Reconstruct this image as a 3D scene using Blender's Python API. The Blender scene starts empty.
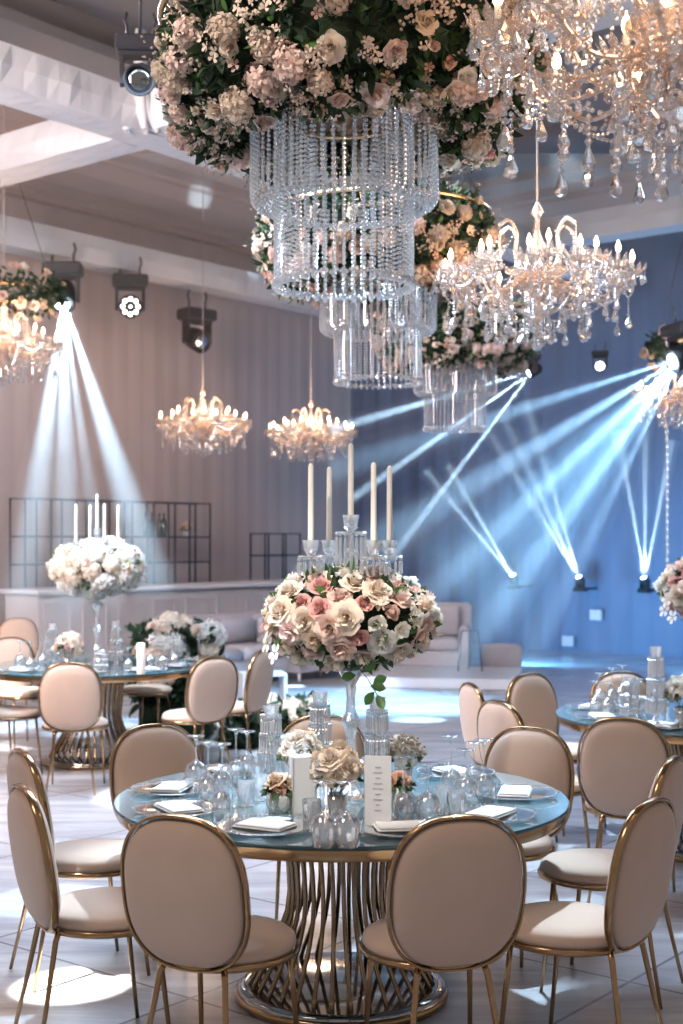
import bpy, math, random
from mathutils import Vector, Matrix, Euler
random.seed(7)
PI = math.pi; sin = math.sin; cos = math.cos; rad = math.radians
sc = bpy.context.scene
COL = sc.collection
FPX = 1350.0; CX = 341.5; HZ = 542.0; CH = 1.71      # lens in pixels, horizon row, eye height

def P(px, py, Y): return Vector(((px-CX)*Y/FPX, Y, CH+(HZ-py)*Y/FPX))
def on_plane(px, py, z):
    Y = FPX*(CH-z)/(py-HZ); return Vector(((px-CX)*Y/FPX, Y, z))

# ------------------------------------------------------------------ materials
def new_mat(name):
    m = bpy.data.materials.new(name); m.use_nodes = True
    nt = m.node_tree; nt.nodes.clear()
    out = nt.nodes.new('ShaderNodeOutputMaterial')
    return m, nt, out
def N(nt, typ, **kw):
    n = nt.nodes.new(typ)
    for k, v in kw.items():
        if k in n.inputs: n.inputs[k].default_value = v
        else: setattr(n, k, v)
    return n
def rgba(c): return (c[0], c[1], c[2], 1.0)
def pbr(name, col, rough=.5, metal=0., var=.0, scale=20., bump=0., bscale=80., sheen=0., spec=.5, coat=0., trans=0., ior=1.45, sss=0., emis=None, estr=0., stretch=None):
    m, nt, out = new_mat(name)
    b = N(nt, 'ShaderNodeBsdfPrincipled')
    b.inputs['Base Color'].default_value = rgba(col)
    b.inputs['Roughness'].default_value = rough
    b.inputs['Metallic'].default_value = metal
    b.inputs['Specular IOR Level'].default_value = spec
    b.inputs['Sheen Weight'].default_value = sheen
    b.inputs['Sheen Roughness'].default_value = .4
    b.inputs['Coat Weight'].default_value = coat
    b.inputs['Transmission Weight'].default_value = trans
    b.inputs['IOR'].default_value = ior
    if sss:
        b.inputs['Subsurface Weight'].default_value = sss
        b.inputs['Subsurface Radius'].default_value = (.02, .012, .008)
        b.inputs['Subsurface Scale'].default_value = .5
    if emis:
        b.inputs['Emission Color'].default_value = rgba(emis)
        b.inputs['Emission Strength'].default_value = estr
    tc = N(nt, 'ShaderNodeTexCoord')
    src = tc.outputs['Object']
    if stretch:
        mp = N(nt, 'ShaderNodeMapping'); mp.inputs['Scale'].default_value = stretch
        nt.links.new(src, mp.inputs['Vector']); src = mp.outputs['Vector']
    if var > 0:
        no = N(nt, 'ShaderNodeTexNoise', Scale=scale, Detail=4.0)
        nt.links.new(src, no.inputs['Vector'])
        mx = N(nt, 'ShaderNodeMix', data_type='RGBA')
        mx.inputs[6].default_value = rgba([max(0, c*(1-var)) for c in col])
        mx.inputs[7].default_value = rgba([min(1, c*(1+var)) for c in col])
        nt.links.new(no.outputs['Fac'], mx.inputs[0])
        nt.links.new(mx.outputs[2], b.inputs['Base Color'])
    if bump > 0:
        n2 = N(nt, 'ShaderNodeTexNoise', Scale=bscale, Detail=3.0)
        nt.links.new(src, n2.inputs['Vector'])
        bp = N(nt, 'ShaderNodeBump', Strength=bump, Distance=.01)
        nt.links.new(n2.outputs['Fac'], bp.inputs['Height'])
        nt.links.new(bp.outputs['Normal'], b.inputs['Normal'])
    nt.links.new(b.outputs[0], out.inputs[0])
    return m
def crystal(name, tint=(1, 1, 1), base=.25, rough=.03, refr=.0, ior=1.5, glow=(1, 1, 1), mil=0.):
    """clear cut crystal: see-through body with a strong mirror-like facet reflection"""
    m, nt, out = new_mat(name)
    tr = N(nt, 'ShaderNodeBsdfTransparent'); tr.inputs[0].default_value = rgba(tint)
    gl = N(nt, 'ShaderNodeBsdfGlossy'); gl.inputs['Roughness'].default_value = rough
    gl.inputs[0].default_value = rgba(glow)
    lw = N(nt, 'ShaderNodeLayerWeight', Blend=.35)
    mr = N(nt, 'ShaderNodeMapRange'); mr.inputs['To Min'].default_value = base; mr.inputs['To Max'].default_value = 1.0
    nt.links.new(lw.outputs['Facing'], mr.inputs['Value'])
    last = tr.outputs[0]
    if refr > 0:
        g = N(nt, 'ShaderNodeBsdfGlass', IOR=ior, Roughness=0.0); g.inputs[0].default_value = rgba(tint)
        mg = N(nt, 'ShaderNodeMixShader'); mg.inputs[0].default_value = refr
        nt.links.new(tr.outputs[0], mg.inputs[1]); nt.links.new(g.outputs[0], mg.inputs[2]); last = mg.outputs[0]
    mx = N(nt, 'ShaderNodeMixShader')
    nt.links.new(mr.outputs[0], mx.inputs[0]); nt.links.new(last, mx.inputs[1]); nt.links.new(gl.outputs[0], mx.inputs[2])
    last = mx.outputs[0]
    if mil > 0:      # dense facets scatter light in every direction
        df = N(nt, 'ShaderNodeBsdfDiffuse'); df.inputs[0].default_value = rgba(glow)
        tl = N(nt, 'ShaderNodeBsdfTranslucent'); tl.inputs[0].default_value = rgba(glow)
        md = N(nt, 'ShaderNodeMixShader'); nt.links.new(df.outputs[0], md.inputs[1]); nt.links.new(tl.outputs[0], md.inputs[2])
        m2 = N(nt, 'ShaderNodeMixShader'); m2.inputs[0].default_value = mil
        nt.links.new(last, m2.inputs[1]); nt.links.new(md.outputs[0], m2.inputs[2]); last = m2.outputs[0]
    nt.links.new(last, out.inputs[0])
    return m
def emit(name, col, s, sample=True):
    m, nt, out = new_mat(name)
    e = N(nt, 'ShaderNodeEmission', Strength=s); e.inputs[0].default_value = rgba(col)
    nt.links.new(e.outputs[0], out.inputs[0])
    if not sample: m.cycles.emission_sampling = 'NONE'
    return m
def petal_mat(name, col, deep):
    """petals: translucent, a little deeper in the throat (object-space radius pattern of the flower itself)"""
    m, nt, out = new_mat(name)
    tc = N(nt, 'ShaderNodeTexCoord')
    ln = N(nt, 'ShaderNodeVectorMath', operation='LENGTH'); nt.links.new(tc.outputs['Object'], ln.inputs[0])
    mr = N(nt, 'ShaderNodeMapRange'); mr.inputs['From Min'].default_value = .01; mr.inputs['From Max'].default_value = .04
    nt.links.new(ln.outputs['Value'], mr.inputs['Value'])
    mx = N(nt, 'ShaderNodeMix', data_type='RGBA'); mx.inputs[6].default_value = rgba(deep); mx.inputs[7].default_value = rgba(col)
    nt.links.new(mr.outputs[0], mx.inputs[0])
    d = N(nt, 'ShaderNodeBsdfDiffuse'); t = N(nt, 'ShaderNodeBsdfTranslucent')
    nt.links.new(mx.outputs[2], d.inputs[0]); nt.links.new(mx.outputs[2], t.inputs[0])
    ms = N(nt, 'ShaderNodeMixShader'); ms.inputs[0].default_value = .3
    nt.links.new(d.outputs[0], ms.inputs[1]); nt.links.new(t.outputs[0], ms.inputs[2])
    nt.links.new(ms.outputs[0], out.inputs[0])
    return m

MT = {}
MT['velvet'] = pbr('taupe_velvet', (.62, .455, .355), .85, var=.08, scale=6, bump=.15, bscale=300, sheen=.35)
MT['gold'] = pbr('polished_gold', (.42, .27, .145), .18, 1., var=.15, scale=9)
MT['gold_bright'] = pbr('bright_gold', (.80, .56, .30), .2, 1.)
MT['bronze'] = pbr('dark_bronze', (.30, .22, .14), .15, 1., var=.2, scale=7)
MT['mirror'] = pbr('smoked_mirror', (.36, .38, .40), .06, 1.)
MT['glass_top'] = pbr('teal_glass_top', (.18, .27, .30), .08, 0., spec=1.0, coat=1.0, var=.2, scale=3)
MT['glass_edge'] = pbr('dark_glass_edge', (.02, .07, .09), .1, 0., spec=.8)
MT['crystal'] = crystal('cut_crystal', (.97, .98, 1), .32, .08, .3, mil=.17)
MT['bead'] = crystal('crystal_bead', (.93, .95, .98), .42, .10, mil=.24)
MT['drop'] = crystal('crystal_drop', (.97, .98, 1), .32, .05, .5, 1.6, mil=.12)
MT['amber'] = crystal('warm_crystal', (1, .95, .90), .36, .12, .0, 1.5, (1, .87, .78), mil=.24)
MT['glassware'] = crystal('thin_glass', (.96, .98, 1), .20, .04, mil=.04)
MT['frost'] = pbr('frosted_glass', (.90, .93, .95), .35, 0., trans=.15)
MT['wax'] = pbr('ivory_wax', (.92, .89, .83), .4, sss=.15)
MT['wick'] = pbr('wick', (.25, .2, .16), .9)
MT['paper'] = pbr('white_paper', (.72, .73, .75), .7)
MT['ink'] = pbr('grey_ink', (.46, .46, .49), .7)
MT['linen'] = pbr('white_linen', (.82, .82, .83), .8, bump=.2, bscale=200)
MT['leaf'] = pbr('green_leaf', (.04, .085, .03), .45, var=.6, scale=14, spec=.5)
MT['leaf_light'] = pbr('fresh_leaf', (.08, .18, .045), .4, var=.5, scale=14)
MT['leaf_dark'] = pbr('dark_foliage', (.018, .045, .022), .6, var=.6, scale=14)
MT['stem'] = pbr('stem_green', (.10, .15, .06), .6)
MT['moss'] = pbr('moss_core', (.02, .035, .018), .9, bump=.5, bscale=60)
MT['sprig'] = pbr('dusty_sprig', (.42, .34, .28), .8, var=.3, scale=30)
MT['floret'] = pbr('floret_spray', (.68, .54, .44), .8, var=.2, scale=9)
MT['black'] = pbr('black_casing', (.022, .024, .03), .45, var=.2)
MT['steel'] = pbr('dark_steel', (.10, .10, .11), .4, .8)
MT['fabric_white'] = pbr('white_drape', (.62, .64, .68), .8, var=.06, scale=3, bump=.6, bscale=7, stretch=(1, 1, .25))
MT['sofa'] = pbr('pale_upholstery', (.52, .49, .52), .85, var=.05, bump=.2, bscale=120)
MT['white_lacquer'] = pbr('white_lacquer', (.72, .72, .76), .3)
MT['acrylic'] = pbr('clear_acrylic', (.8, .88, .93), .2, trans=.3)
MT['bar'] = pbr('bar_panel_paint', (.60, .56, .56), .5)
MT['bottle'] = pbr('dark_bottle', (.05, .09, .09), .1, spec=.8)
MT['cable'] = pbr('cable_cover', (.50, .45, .42), .7)
MT['ceramic'] = pbr('textured_pot', (.72, .76, .76), .3, bump=.6, bscale=120, trans=.2)
MT['bulb'] = emit('warm_bulb', (1, .64, .36), 26, False)
MT['lens'] = emit('stage_lens', (.72, .88, 1), 40, False)
MT['led'] = emit('led_petal', (1, .95, .92), 7, False)
MT['led_cool'] = emit('led_dot', (.8, .9, 1), 18, False)
PET = {
 'cream': petal_mat('cream_petal', (.90, .78, .66), (.84, .62, .44)),
 'blush': petal_mat('blush_petal', (.88, .68, .60), (.80, .50, .42)),
 'peach': petal_mat('peach_petal', (.88, .60, .46), (.80, .46, .32)),
 'pink': petal_mat('pink_petal', (.84, .50, .46), (.74, .34, .32)),
 'white': petal_mat('white_petal', (.93, .91, .87), (.88, .84, .70)),
 'dusty': petal_mat('dusty_petal', (.74, .60, .49), (.62, .46, .36)),
 'apricot': petal_mat('apricot_petal', (.88, .72, .56), (.80, .58, .40)),
}

# ------------------------------------------------------------------ mesh builder
class MB:
    def __init__(s): s.v = []; s.f = []; s.mi = []; s.cur = 0
    def add(s, vs, fs, mat=None):
        o = len(s.v)
        s.v += [tuple(mat @ Vector(p)) for p in vs] if mat is not None else [tuple(p) for p in vs]
        s.f += [tuple(i+o for i in f) for f in fs]; s.mi += [s.cur]*len(fs)
        return s
    def box(s, x0, x1, y0, y1, z0, z1, mat=None, bev=0.0):
        if bev > 0:
            b = bev; vs = []; fs = []
            # chamfered box: three rings of inset corners
            def ring(z, i):
                return [(x0+i, y0+b if i == 0 else y0+i, z)]
            R = []
            for (z, i) in ((z0, b), (z0+b, 0), (z1-b, 0), (z1, b)):
                xa, xb, ya, yb = x0+i, x1-i, y0+i, y1-i
                c = b*.6 if i == 0 else b*.3
                R.append([(xa+c, ya, z), (xb-c, ya, z), (xb, ya+c, z), (xb, yb-c, z), (xb-c, yb, z), (xa+c, yb, z), (xa, yb-c, z), (xa, ya+c, z)])
            for r in R: vs += r
            for k in range(3):
                for j in range(8):
                    a = k*8+j; c2 = k*8+(j+1) % 8
                    fs.append((a, c2, c2+8, a+8))
            fs.append(tuple(range(7, -1, -1))); fs.append(tuple(24+j for j in range(8)))
            return s.add(vs, fs, mat)
        vs = [(x, y, z) for z in (z0, z1) for y in (y0, y1) for x in (x0, x1)]
        return s.add(vs, [(0, 2, 3, 1), (4, 5, 7, 6), (0, 1, 5, 4), (2, 6, 7, 3), (0, 4, 6, 2), (1, 3, 7, 5)], mat)
    def lathe(s, prof, n=24, loc=(0, 0, 0), mat=None, sx=1., sy=1., ph=0.):
        vs = []; fs = []
        for (r, z) in prof:
            for k in range(n):
                a = 2*PI*k/n+ph
                vs.append((loc[0]+r*sx*cos(a), loc[1]+r*sy*sin(a), loc[2]+z))
        m = len(prof)
        for i in range(m-1):
            for k in range(n):
                a = i*n+k; b = i*n+(k+1) % n
                fs.append((a, b, b+n, a+n))
        if prof[0][0] > 1e-6: fs.append(tuple(range(n-1, -1, -1)))
        if prof[-1][0] > 1e-6: fs.append(tuple((m-1)*n+k for k in range(n)))
        return s.add(vs, fs, mat)
    def tube(s, pts, r, n=8, closed=False, mat=None, flat=None):
        """r: number or list; flat: (ru, rv) ratio of the section, first axis along `up`"""
        pts = [Vector(p) for p in pts]; m = len(pts)
        if not isinstance(r, (list, tuple)): r = [r]*m
        T = []
        for i in range(m):
            a = pts[(i-1) % m] if (closed or i > 0) else pts[i]
            b = pts[(i+1) % m] if (closed or i < m-1) else pts[i]
            t = (b-a); t = t.normalized() if t.length > 1e-9 else Vector((0, 0, 1)); T.append(t)
        up = Vector((0, 0, 1)) if abs(T[0].z) < .9 else Vector((1, 0, 0))
        U = (up - T[0]*up.dot(T[0])).normalized(); vs = []; fs = []
        for i in range(m):
            if i > 0: U = (U - T[i]*U.dot(T[i])).normalized()
            V = T[i].cross(U)
            fu, fv = flat or (1, 1)
            for k in range(n):
                a = 2*PI*k/n
                vs.append(pts[i]+U*(cos(a)*r[i]*fu)+V*(sin(a)*r[i]*fv))
        for i in range(m if closed else m-1):
            j = (i+1) % m
            for k in range(n):
                fs.append((i*n+k, i*n+(k+1) % n, j*n+(k+1) % n, j*n+k))
        if not closed:
            fs.append(tuple(range(n-1, -1, -1))); fs.append(tuple((m-1)*n+k for k in range(n)))
        return s.add(vs, fs, mat)
    def ico(s, c, r, sz=1.):
        t = (1+5**.5)/2; k = r/math.sqrt(1+t*t)
        V = [(-1, t, 0), (1, t, 0), (-1, -t, 0), (1, -t, 0), (0, -1, t), (0, 1, t), (0, -1, -t), (0, 1, -t), (t, 0, -1), (t, 0, 1), (-t, 0, -1), (-t, 0, 1)]
        F = [(0, 11, 5), (0, 5, 1), (0, 1, 7), (0, 7, 10), (0, 10, 11), (1, 5, 9), (5, 11, 4), (11, 10, 2), (10, 7, 6), (7, 1, 8), (3, 9, 4), (3, 4, 2), (3, 2, 6), (3, 6, 8), (3, 8, 9), (4, 9, 5), (2, 4, 11), (6, 2, 10), (8, 6, 7), (9, 8, 1)]
        return s.add([(c[0]+v[0]*k, c[1]+v[1]*k, c[2]+v[2]*k*sz) for v in V], F)
    def ball(s, c, r, n=12, m=8, sz=1.):
        return s.lathe([(r*sin(PI*i/m), -r*sz*cos(PI*i/m)) for i in range(m+1)], n, c)
    def mesh(s, name, mats, smooth=True):
        me = bpy.data.meshes.new(name); me.from_pydata(s.v, [], s.f)
        if not isinstance(mats, (list, tuple)): mats = [mats]
        for m in mats: me.materials.append(m)
        if smooth: me.polygons.foreach_set('use_smooth', [True]*len(me.polygons))
        if len(mats) > 1: me.polygons.foreach_set('material_index', s.mi)
        me.update(); return me
    def build(s, name, mats, parent=None, smooth=True, loc=None, rot=None):
        return link(name, s.mesh(name, mats, smooth), parent, loc, rot)
def link(name, me, parent=None, loc=None, rot=None, scale=None):
    o = bpy.data.objects.new(name, me); COL.objects.link(o)
    if parent: o.parent = parent
    if loc is not None: o.location = loc
    if rot is not None: o.rotation_euler = rot
    if scale is not None: o.scale = (scale,)*3 if not hasattr(scale, '__len__') else scale
    return o
def tag(o, label=None, cat=None, group=None, kind=None):
    if label: o['label'] = label
    if cat: o['category'] = cat
    if group: o['group'] = group
    if kind: o['kind'] = kind
    return o
def thing(name, label, cat, loc=(0, 0, 0), rz=0., group=None):
    o = bpy.data.objects.new(name, None); COL.objects.link(o); o.empty_display_size = .1
    o.location = loc; o.rotation_euler = (0, 0, rz)
    return tag(o, label, cat, group)
def struct(o): o['kind'] = 'structure'; return o
def kids(o): return [c for c in bpy.data.objects if c.parent is o]
def copy_tree(o, loc=None, rz=None, label=None, group=None, scale=None):
    idx = {}
    for x in bpy.data.objects:
        if x.parent: idx.setdefault(x.parent.name, []).append(x)
    def rec(a, par):
        c = a.copy(); COL.objects.link(c); c.parent = par
        for ch in idx.get(a.name, []): rec(ch, c)
        return c
    r = rec(o, None)
    if loc is not None: r.location = loc
    if rz is not None: r.rotation_euler = (0, 0, rz)
    if label: r['label'] = label
    if group: r['group'] = group
    if scale: r.scale = (scale,)*3
    return r
def align(d, spin=0.):
    """rotation that takes +Z to direction d"""
    return (Vector(d).normalized().to_track_quat('Z', 'Y').to_matrix() @ Matrix.Rotation(spin, 3, 'Z')).to_euler()

# ------------------------------------------------------------------ room
TH = rad(38.6)
U = Vector((sin(TH), cos(TH), 0)); W = Vector((cos(TH), -sin(TH), 0))   # the two wall directions
A0 = Vector((-4.553, 18, 0)); CORNER = A0 + U*7.54
ZC = 6.40; ZT = 7.35
mdrape, nt, out = new_mat('mauve_beige_drape')
b = N(nt, 'ShaderNodeBsdfPrincipled', Roughness=.8); b.inputs['Sheen Weight'].default_value = .2
tc = N(nt, 'ShaderNodeTexCoord'); mp = N(nt, 'ShaderNodeMapping'); mp.inputs['Scale'].default_value = (1, 1, .03)
no = N(nt, 'ShaderNodeTexNoise', Scale=2.2, Detail=3.0); nt.links.new(tc.outputs['Object'], mp.inputs[0]); nt.links.new(mp.outputs[0], no.inputs[0])
mx = N(nt, 'ShaderNodeMix', data_type='RGBA'); mx.inputs[6].default_value = rgba((.44, .375, .365)); mx.inputs[7].default_value = rgba((.53, .46, .45))
nt.links.new(no.outputs['Fac'], mx.inputs[0]); nt.links.new(mx.outputs[2], b.inputs['Base Color']); nt.links.new(b.outputs[0], out.inputs[0])
mceil = pbr('ceiling_paint', (.30, .275, .27), .8, var=.04, scale=2)
mcorn = pbr('cornice_paint', (.50, .40, .36), .7)
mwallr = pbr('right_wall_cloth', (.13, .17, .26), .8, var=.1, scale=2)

def pleated(name, p0, d, L, z0, z1, mat, amp=.006, per=.34, step=.03):
    m = MB(); n = int(L/step); nrm = Vector((-d.y, d.x, 0)); vs = []; fs = []
    zs = [z0, (z0+z1)/2, z1]
    for i in range(n+1):
        t = i*step; a = amp*(sin(2*PI*t/per)+.4*sin(2*PI*t/(per*2.7)+1)+.25*sin(2*PI*t/(per*.43)))
        for z in zs:
            q = p0+d*t+nrm*a; vs.append((q.x, q.y, z))
    for i in range(n):
        for k in range(2):
            a = i*3+k; fs.append((a, a+3, a+4, a+1))
    m.add(vs, fs)
    return struct(m.build(name, mat))
pleated('wall_left', A0-U*9, U, 9+7.54, 0, ZC+.05, mdrape)
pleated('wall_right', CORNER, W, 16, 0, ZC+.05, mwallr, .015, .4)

mfl, nt, out = new_mat('pale_marble_floor')
b = N(nt, 'ShaderNodeBsdfPrincipled', Roughness=.2); b.inputs['Specular IOR Level'].default_value = .6
tc = N(nt, 'ShaderNodeTexCoord'); mp = N(nt, 'ShaderNodeMapping'); mp.inputs['Rotation'].default_value = (0, 0, rad(-51.4+90))
nt.links.new(tc.outputs['Object'], mp.inputs[0])
br = N(nt, 'ShaderNodeTexBrick', Scale=1.0); br.offset = .0
br.inputs['Brick Width'].default_value = 1.2; br.inputs['Row Height'].default_value = 1.2; br.inputs['Mortar Size'].default_value = .008
br.inputs['Color1'].default_value = rgba((.62, .62, .64)); br.inputs['Color2'].default_value = rgba((.54, .54, .565)); br.inputs['Mortar'].default_value = rgba((.30, .30, .33))
nt.links.new(mp.outputs[0], br.inputs[0])
mp2 = N(nt, 'ShaderNodeMapping'); mp2.inputs['Scale'].default_value = (.35, 2.2, 1); mp2.inputs['Rotation'].default_value = (0, 0, rad(20))
nt.links.new(tc.outputs['Object'], mp2.inputs[0])
no = N(nt, 'ShaderNodeTexNoise', Scale=2.0, Detail=6.0, Roughness=.6); no.inputs['Distortion'].default_value = 1.2; nt.links.new(mp2.outputs[0], no.inputs[0])
cr = N(nt, 'ShaderNodeValToRGB'); cr.color_ramp.elements[0].position = .35; cr.color_ramp.elements[0].color = (.62, .62, .66, 1); cr.color_ramp.elements[1].position = .65; cr.color_ramp.elements[1].color = (1, 1, 1, 1)
nt.links.new(no.outputs['Fac'], cr.inputs[0])
mm = N(nt, 'ShaderNodeMix', data_type='RGBA', blend_type='MULTIPLY'); mm.inputs[0].default_value = 1
nt.links.new(br.outputs['Color'], mm.inputs[6]); nt.links.new(cr.outputs[0], mm.inputs[7]); nt.links.new(mm.outputs[2], b.inputs['Base Color'])
nt.links.new(b.outputs[0], out.inputs[0])
struct(MB().box(-11, 12, -1.5, 26, -.1, 0).build('floor', mfl, smooth=False))
struct(MB().box(-11, 12, 2.5, 26, ZT, ZT+.1).build('ceiling', mceil, smooth=False))

def profile_run(m, p0, d, L, prof):
    """sweep an open section (distance from wall, z) along d; wall normal points into the room"""
    nin = Vector((d.y, -d.x, 0))
    if nin.dot(Vector((0, 8, 0))-p0) < 0: nin = -nin
    vs = []; fs = []
    for q in (p0, p0+d*L):
        for (o_, z) in prof: r = q+nin*o_; vs.append((r.x, r.y, z))
    n = len(prof)
    for i in range(n-1): fs.append((i, i+1, n+i+1, n+i))
    m.add(vs, fs)
corn = [(0, ZC-.05), (.16, ZC-.05), (.16, ZC+.02), (.26, ZC+.06), (.26, ZC+.2), (.32, ZC+.24), (.5, ZC+.34), (.62, ZC+.5), (.62, ZC+.56), (.7, ZC+.58), (.7, ZC+.72), (1.0, ZC+.80), (1.0, ZT+.02), (0, ZT+.02)]
m = MB(); profile_run(m, A0-U*9, U, 16.54, corn); struct(m.build('trim_1', mcorn, smooth=False))
m = MB(); profile_run(m, CORNER, W, 16, corn); struct(m.build('trim_2', mcorn, smooth=False))
# ceiling step (tray edge) near the top left of the view
m = MB(); q = Vector((-2.9, 14.2, 0))
profile_run(m, q-U*7, U, 14, [(0, ZT), (0, ZT-.28), (.18, ZT-.34), (.18, ZT-.46), (-.9, ZT-.46), (-.9, ZT)])
struct(m.build('trim_3', mceil, smooth=False))

def truss(p0, d, L, z0, label, wd=.40, h=.36):
    """square truss wrapped in sagging white cloth"""
    m = MB(); n = int(round(L/.12)); sd = Vector((d.y, -d.x, 0)); vs = []; fs = []
    for i in range(n+1):
        t = i*.12; q = p0+d*t
        j = lambda k: .012*sin(t*7.3+k*2.1)+.008*sin(t*17+k)
        sec = [(-wd/2, z0+h), (-wd/2-.02+j(0), z0+h*.5), (-wd/2+j(1)*.3, z0), (-wd/4, z0-.004+j(2)*.4), (0, z0-.006+j(3)*.4), (wd/4, z0-.004+j(4)*.4), (wd/2+j(5)*.3, z0), (wd/2+.02+j(6), z0+h*.5), (wd/2, z0+h), (0, z0+h+.01)]
        for (a, z) in sec: r = q+sd*a; vs.append((r.x, r.y, z))
    K = 10
    for i in range(n):
        for k in range(K):
            a = i*K+k; b_ = i*K+(k+1) % K; fs.append((a, b_, b_+K, a+K))
    fs.append(tuple(range(K))); fs.append(tuple(n*K+k for k in range(K-1, -1, -1)))
    m.add(vs, fs)
    o = m.build('draped_truss', MT['fabric_white'], smooth=False)
    return tag(o, label, 'truss', 'white draped lighting trusses')
ZB = 5.42
truss(Vector((-2.83, 11.2, 0))-U*4, U, 15, ZB, 'white cloth-wrapped truss running from the upper left edge toward the crossing with another')
XP = Vector((-1.81, 12.47, 0))
truss(XP-W*3.2, W, 2.96, ZB, 'white cloth-wrapped truss at the upper left, joining the crossing from the left edge')
truss(XP+W*.24, W, 9, ZB, 'white cloth-wrapped truss running right from the crossing behind the nearest hanging flowers')
LT0 = Vector((-4.3, 17, 0))
truss(LT0-U*4, U, 11.2, ZB, 'white cloth-wrapped truss along the beige curtain wall carrying three stage lights')
truss(Vector((4.35, 17.2, 0))-W*4.6, W, 9.5, ZB+.3, 'white cloth-wrapped truss along the blue-lit wall at right')
# swag of cloth dropping at the truss crossing
m = MB(); c = Vector((-1.81, 12.47, ZB))
for k in range(5):
    a = 2*PI*k/5
    m.tube([c+Vector((.03*cos(a), -.32+.03*sin(a), .9)), c+Vector((.035*cos(a), -.34+.03*sin(a), .45)), c+Vector((.06*cos(a), -.34+.04*sin(a), .15)), c+Vector((.16*cos(a), -.33+.08*sin(a), -.02))], [.02, .035, .05, .03], 8)
tag(m.build('cloth_tie', MT['fabric_white']), 'gathered white cloth tie hanging over the crossing of two draped trusses', 'cloth')

# ------------------------------------------------------------------ chairs
def sup(a, p=2.6):
    c, s = cos(a), sin(a)
    return (math.copysign(abs(c)**(2/p), c), math.copysign(abs(s)**(2/p), s))
def make_chair():
    t = thing('dining_chair', 'x', 'chair', group=None)
    # seat cushion
    prof = [(.0, .425), (.19, .425), (.213, .432), (.222, .447), (.218, .466), (.20, .480), (.15, .490), (.08, .494), (0, .495)]
    m = MB().lathe(prof, 40, sy=1.0); m.build('seat', MT['velvet'], t)
    m = MB(); pts = [(.224*cos(2*PI*k/40), .224*sin(2*PI*k/40), .428) for k in range(40)]
    m.tube(pts, .0092, 8, True, flat=(1.25, .8)); m.build('seat_rim', MT['gold'], t)
    # back: superellipse cushion in a gold hoop, reclined
    hw, hh = .212, .240; cz = .660; tilt = rad(-9)
    R = Matrix.Translation((0, -.258, cz)) @ Matrix.Rotation(-tilt, 4, 'X')
    m = MB(); n = 44; rings = [(0.0, .046), (.35, .045), (.7, .040), (.88, .031), (.96, .018), (1.0, 0), (.96, -.018), (.88, -.030), (.7, -.040), (.35, -.046), (0, -.048)]
    vs = []; fs = []
    for (q, y) in rings:
        for k in range(n):
            e = sup(2*PI*k/n); vs.append((e[0]*(hw-.008)*q, y, e[1]*(hh-.008)*q))
    for i in range(len(rings)-1):
        for k in range(n):
            a = i*n+k; b_ = i*n+(k+1) % n; fs.append((a, a+n, b_+n, b_))
    m.add(vs, fs, R); m.build('backrest', MT['velvet'], t)
    m = MB(); vs = []; fs = []; sec = [(-.004, -.012), (.001, -.014), (.005, -.009), (.005, .009), (.001, .014), (-.004, .012)]; K = len(sec)
    n = 56
    for k in range(n):
        a = 2*PI*k/n; e = sup(a)
        for (o_, y) in sec:
            vs.append((e[0]*(hw+o_), y, e[1]*(hh+o_)))
    for k in range(n):
        for j in range(K):
            a = k*K+j; b_ = k*K+(j+1) % K; c_ = ((k+1) % n)*K+(j+1) % K; d_ = ((k+1) % n)*K+j
            fs.append((a, b_, c_, d_))
    m.add(vs, fs, R); m.build('back_frame', MT['gold'], t)
    for sx in (-1, 1):
        m = MB(); m.tube([(sx*.100, -.195, .435), (sx*.112, -.212, .40), (sx*.135, -.245, .22), (sx*.165, -.29, 0)], [.0105, .010, .0085, .007], 10); m.build('leg', MT['gold'], t)
        m = MB(); m.tube([(sx*.165, .12, .42), (sx*.17, .13, .3), (sx*.182, .165, 0)], [.010, .0095, .007], 10); m.build('leg', MT['gold'], t)
    return t
proto = make_chair()
def place_chair(back, face_deg, label, group):
    """back: xy under the backrest; face_deg: bearing the sitter looks at, 0 = away from camera, + = to the right"""
    a = rad(face_deg); d = Vector((sin(a), cos(a), 0)); c = Vector((back[0], back[1], 0))+d*.26
    global used
    if not used:
        used = True; o = proto; o.location = c; o.rotation_euler = (0, 0, -a); o['label'] = label; o['group'] = group
    else: o = copy_tree(proto, c, -a, label, group)
    return o
used = False
T1 = Vector((0, 5.1, 0)); T2 = Vector((-1.92, 10.5, 0)); T3 = Vector((2.05, 7.5, 0))
g1 = 'taupe chairs around the front table'; g2 = 'taupe chairs around the left rear table'; g3 = 'taupe chairs around the right table'
for (x, y, f, l) in [
    (-.47, 4.03, 24, 'taupe oval-back chair with gold frame, front left, its back turned to the viewer'),
    (.345, 4.03, -13, 'taupe oval-back chair with gold frame, front centre-right, hiding part of the table base'),
    (-1.03, 4.50, 63, 'taupe oval-back chair at the lower left edge, nearest of the two seen side-on there'),
    (-1.22, 5.28, 61, 'taupe oval-back chair at the left edge, behind the nearest side-on chair'),
    (-.82, 5.98, 150, 'taupe oval-back chair behind the front table plates, left of the wine glasses'),
    (-.09, 6.28, 182, 'taupe oval-back chair mostly hidden behind the tall flower centrepiece'),
    (.81, 5.88, 214, 'taupe oval-back chair at the far right side of the front table, facing the viewer'),
    (1.22, 5.10, -62, 'taupe oval-back chair at the right edge, partly hidden by the bigger side-on chair'),
    (.95, 4.27, -53, 'largest side-on taupe oval-back chair at lower right with full gold legs')]:
    place_chair((x, y), f, l, g1)
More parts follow.
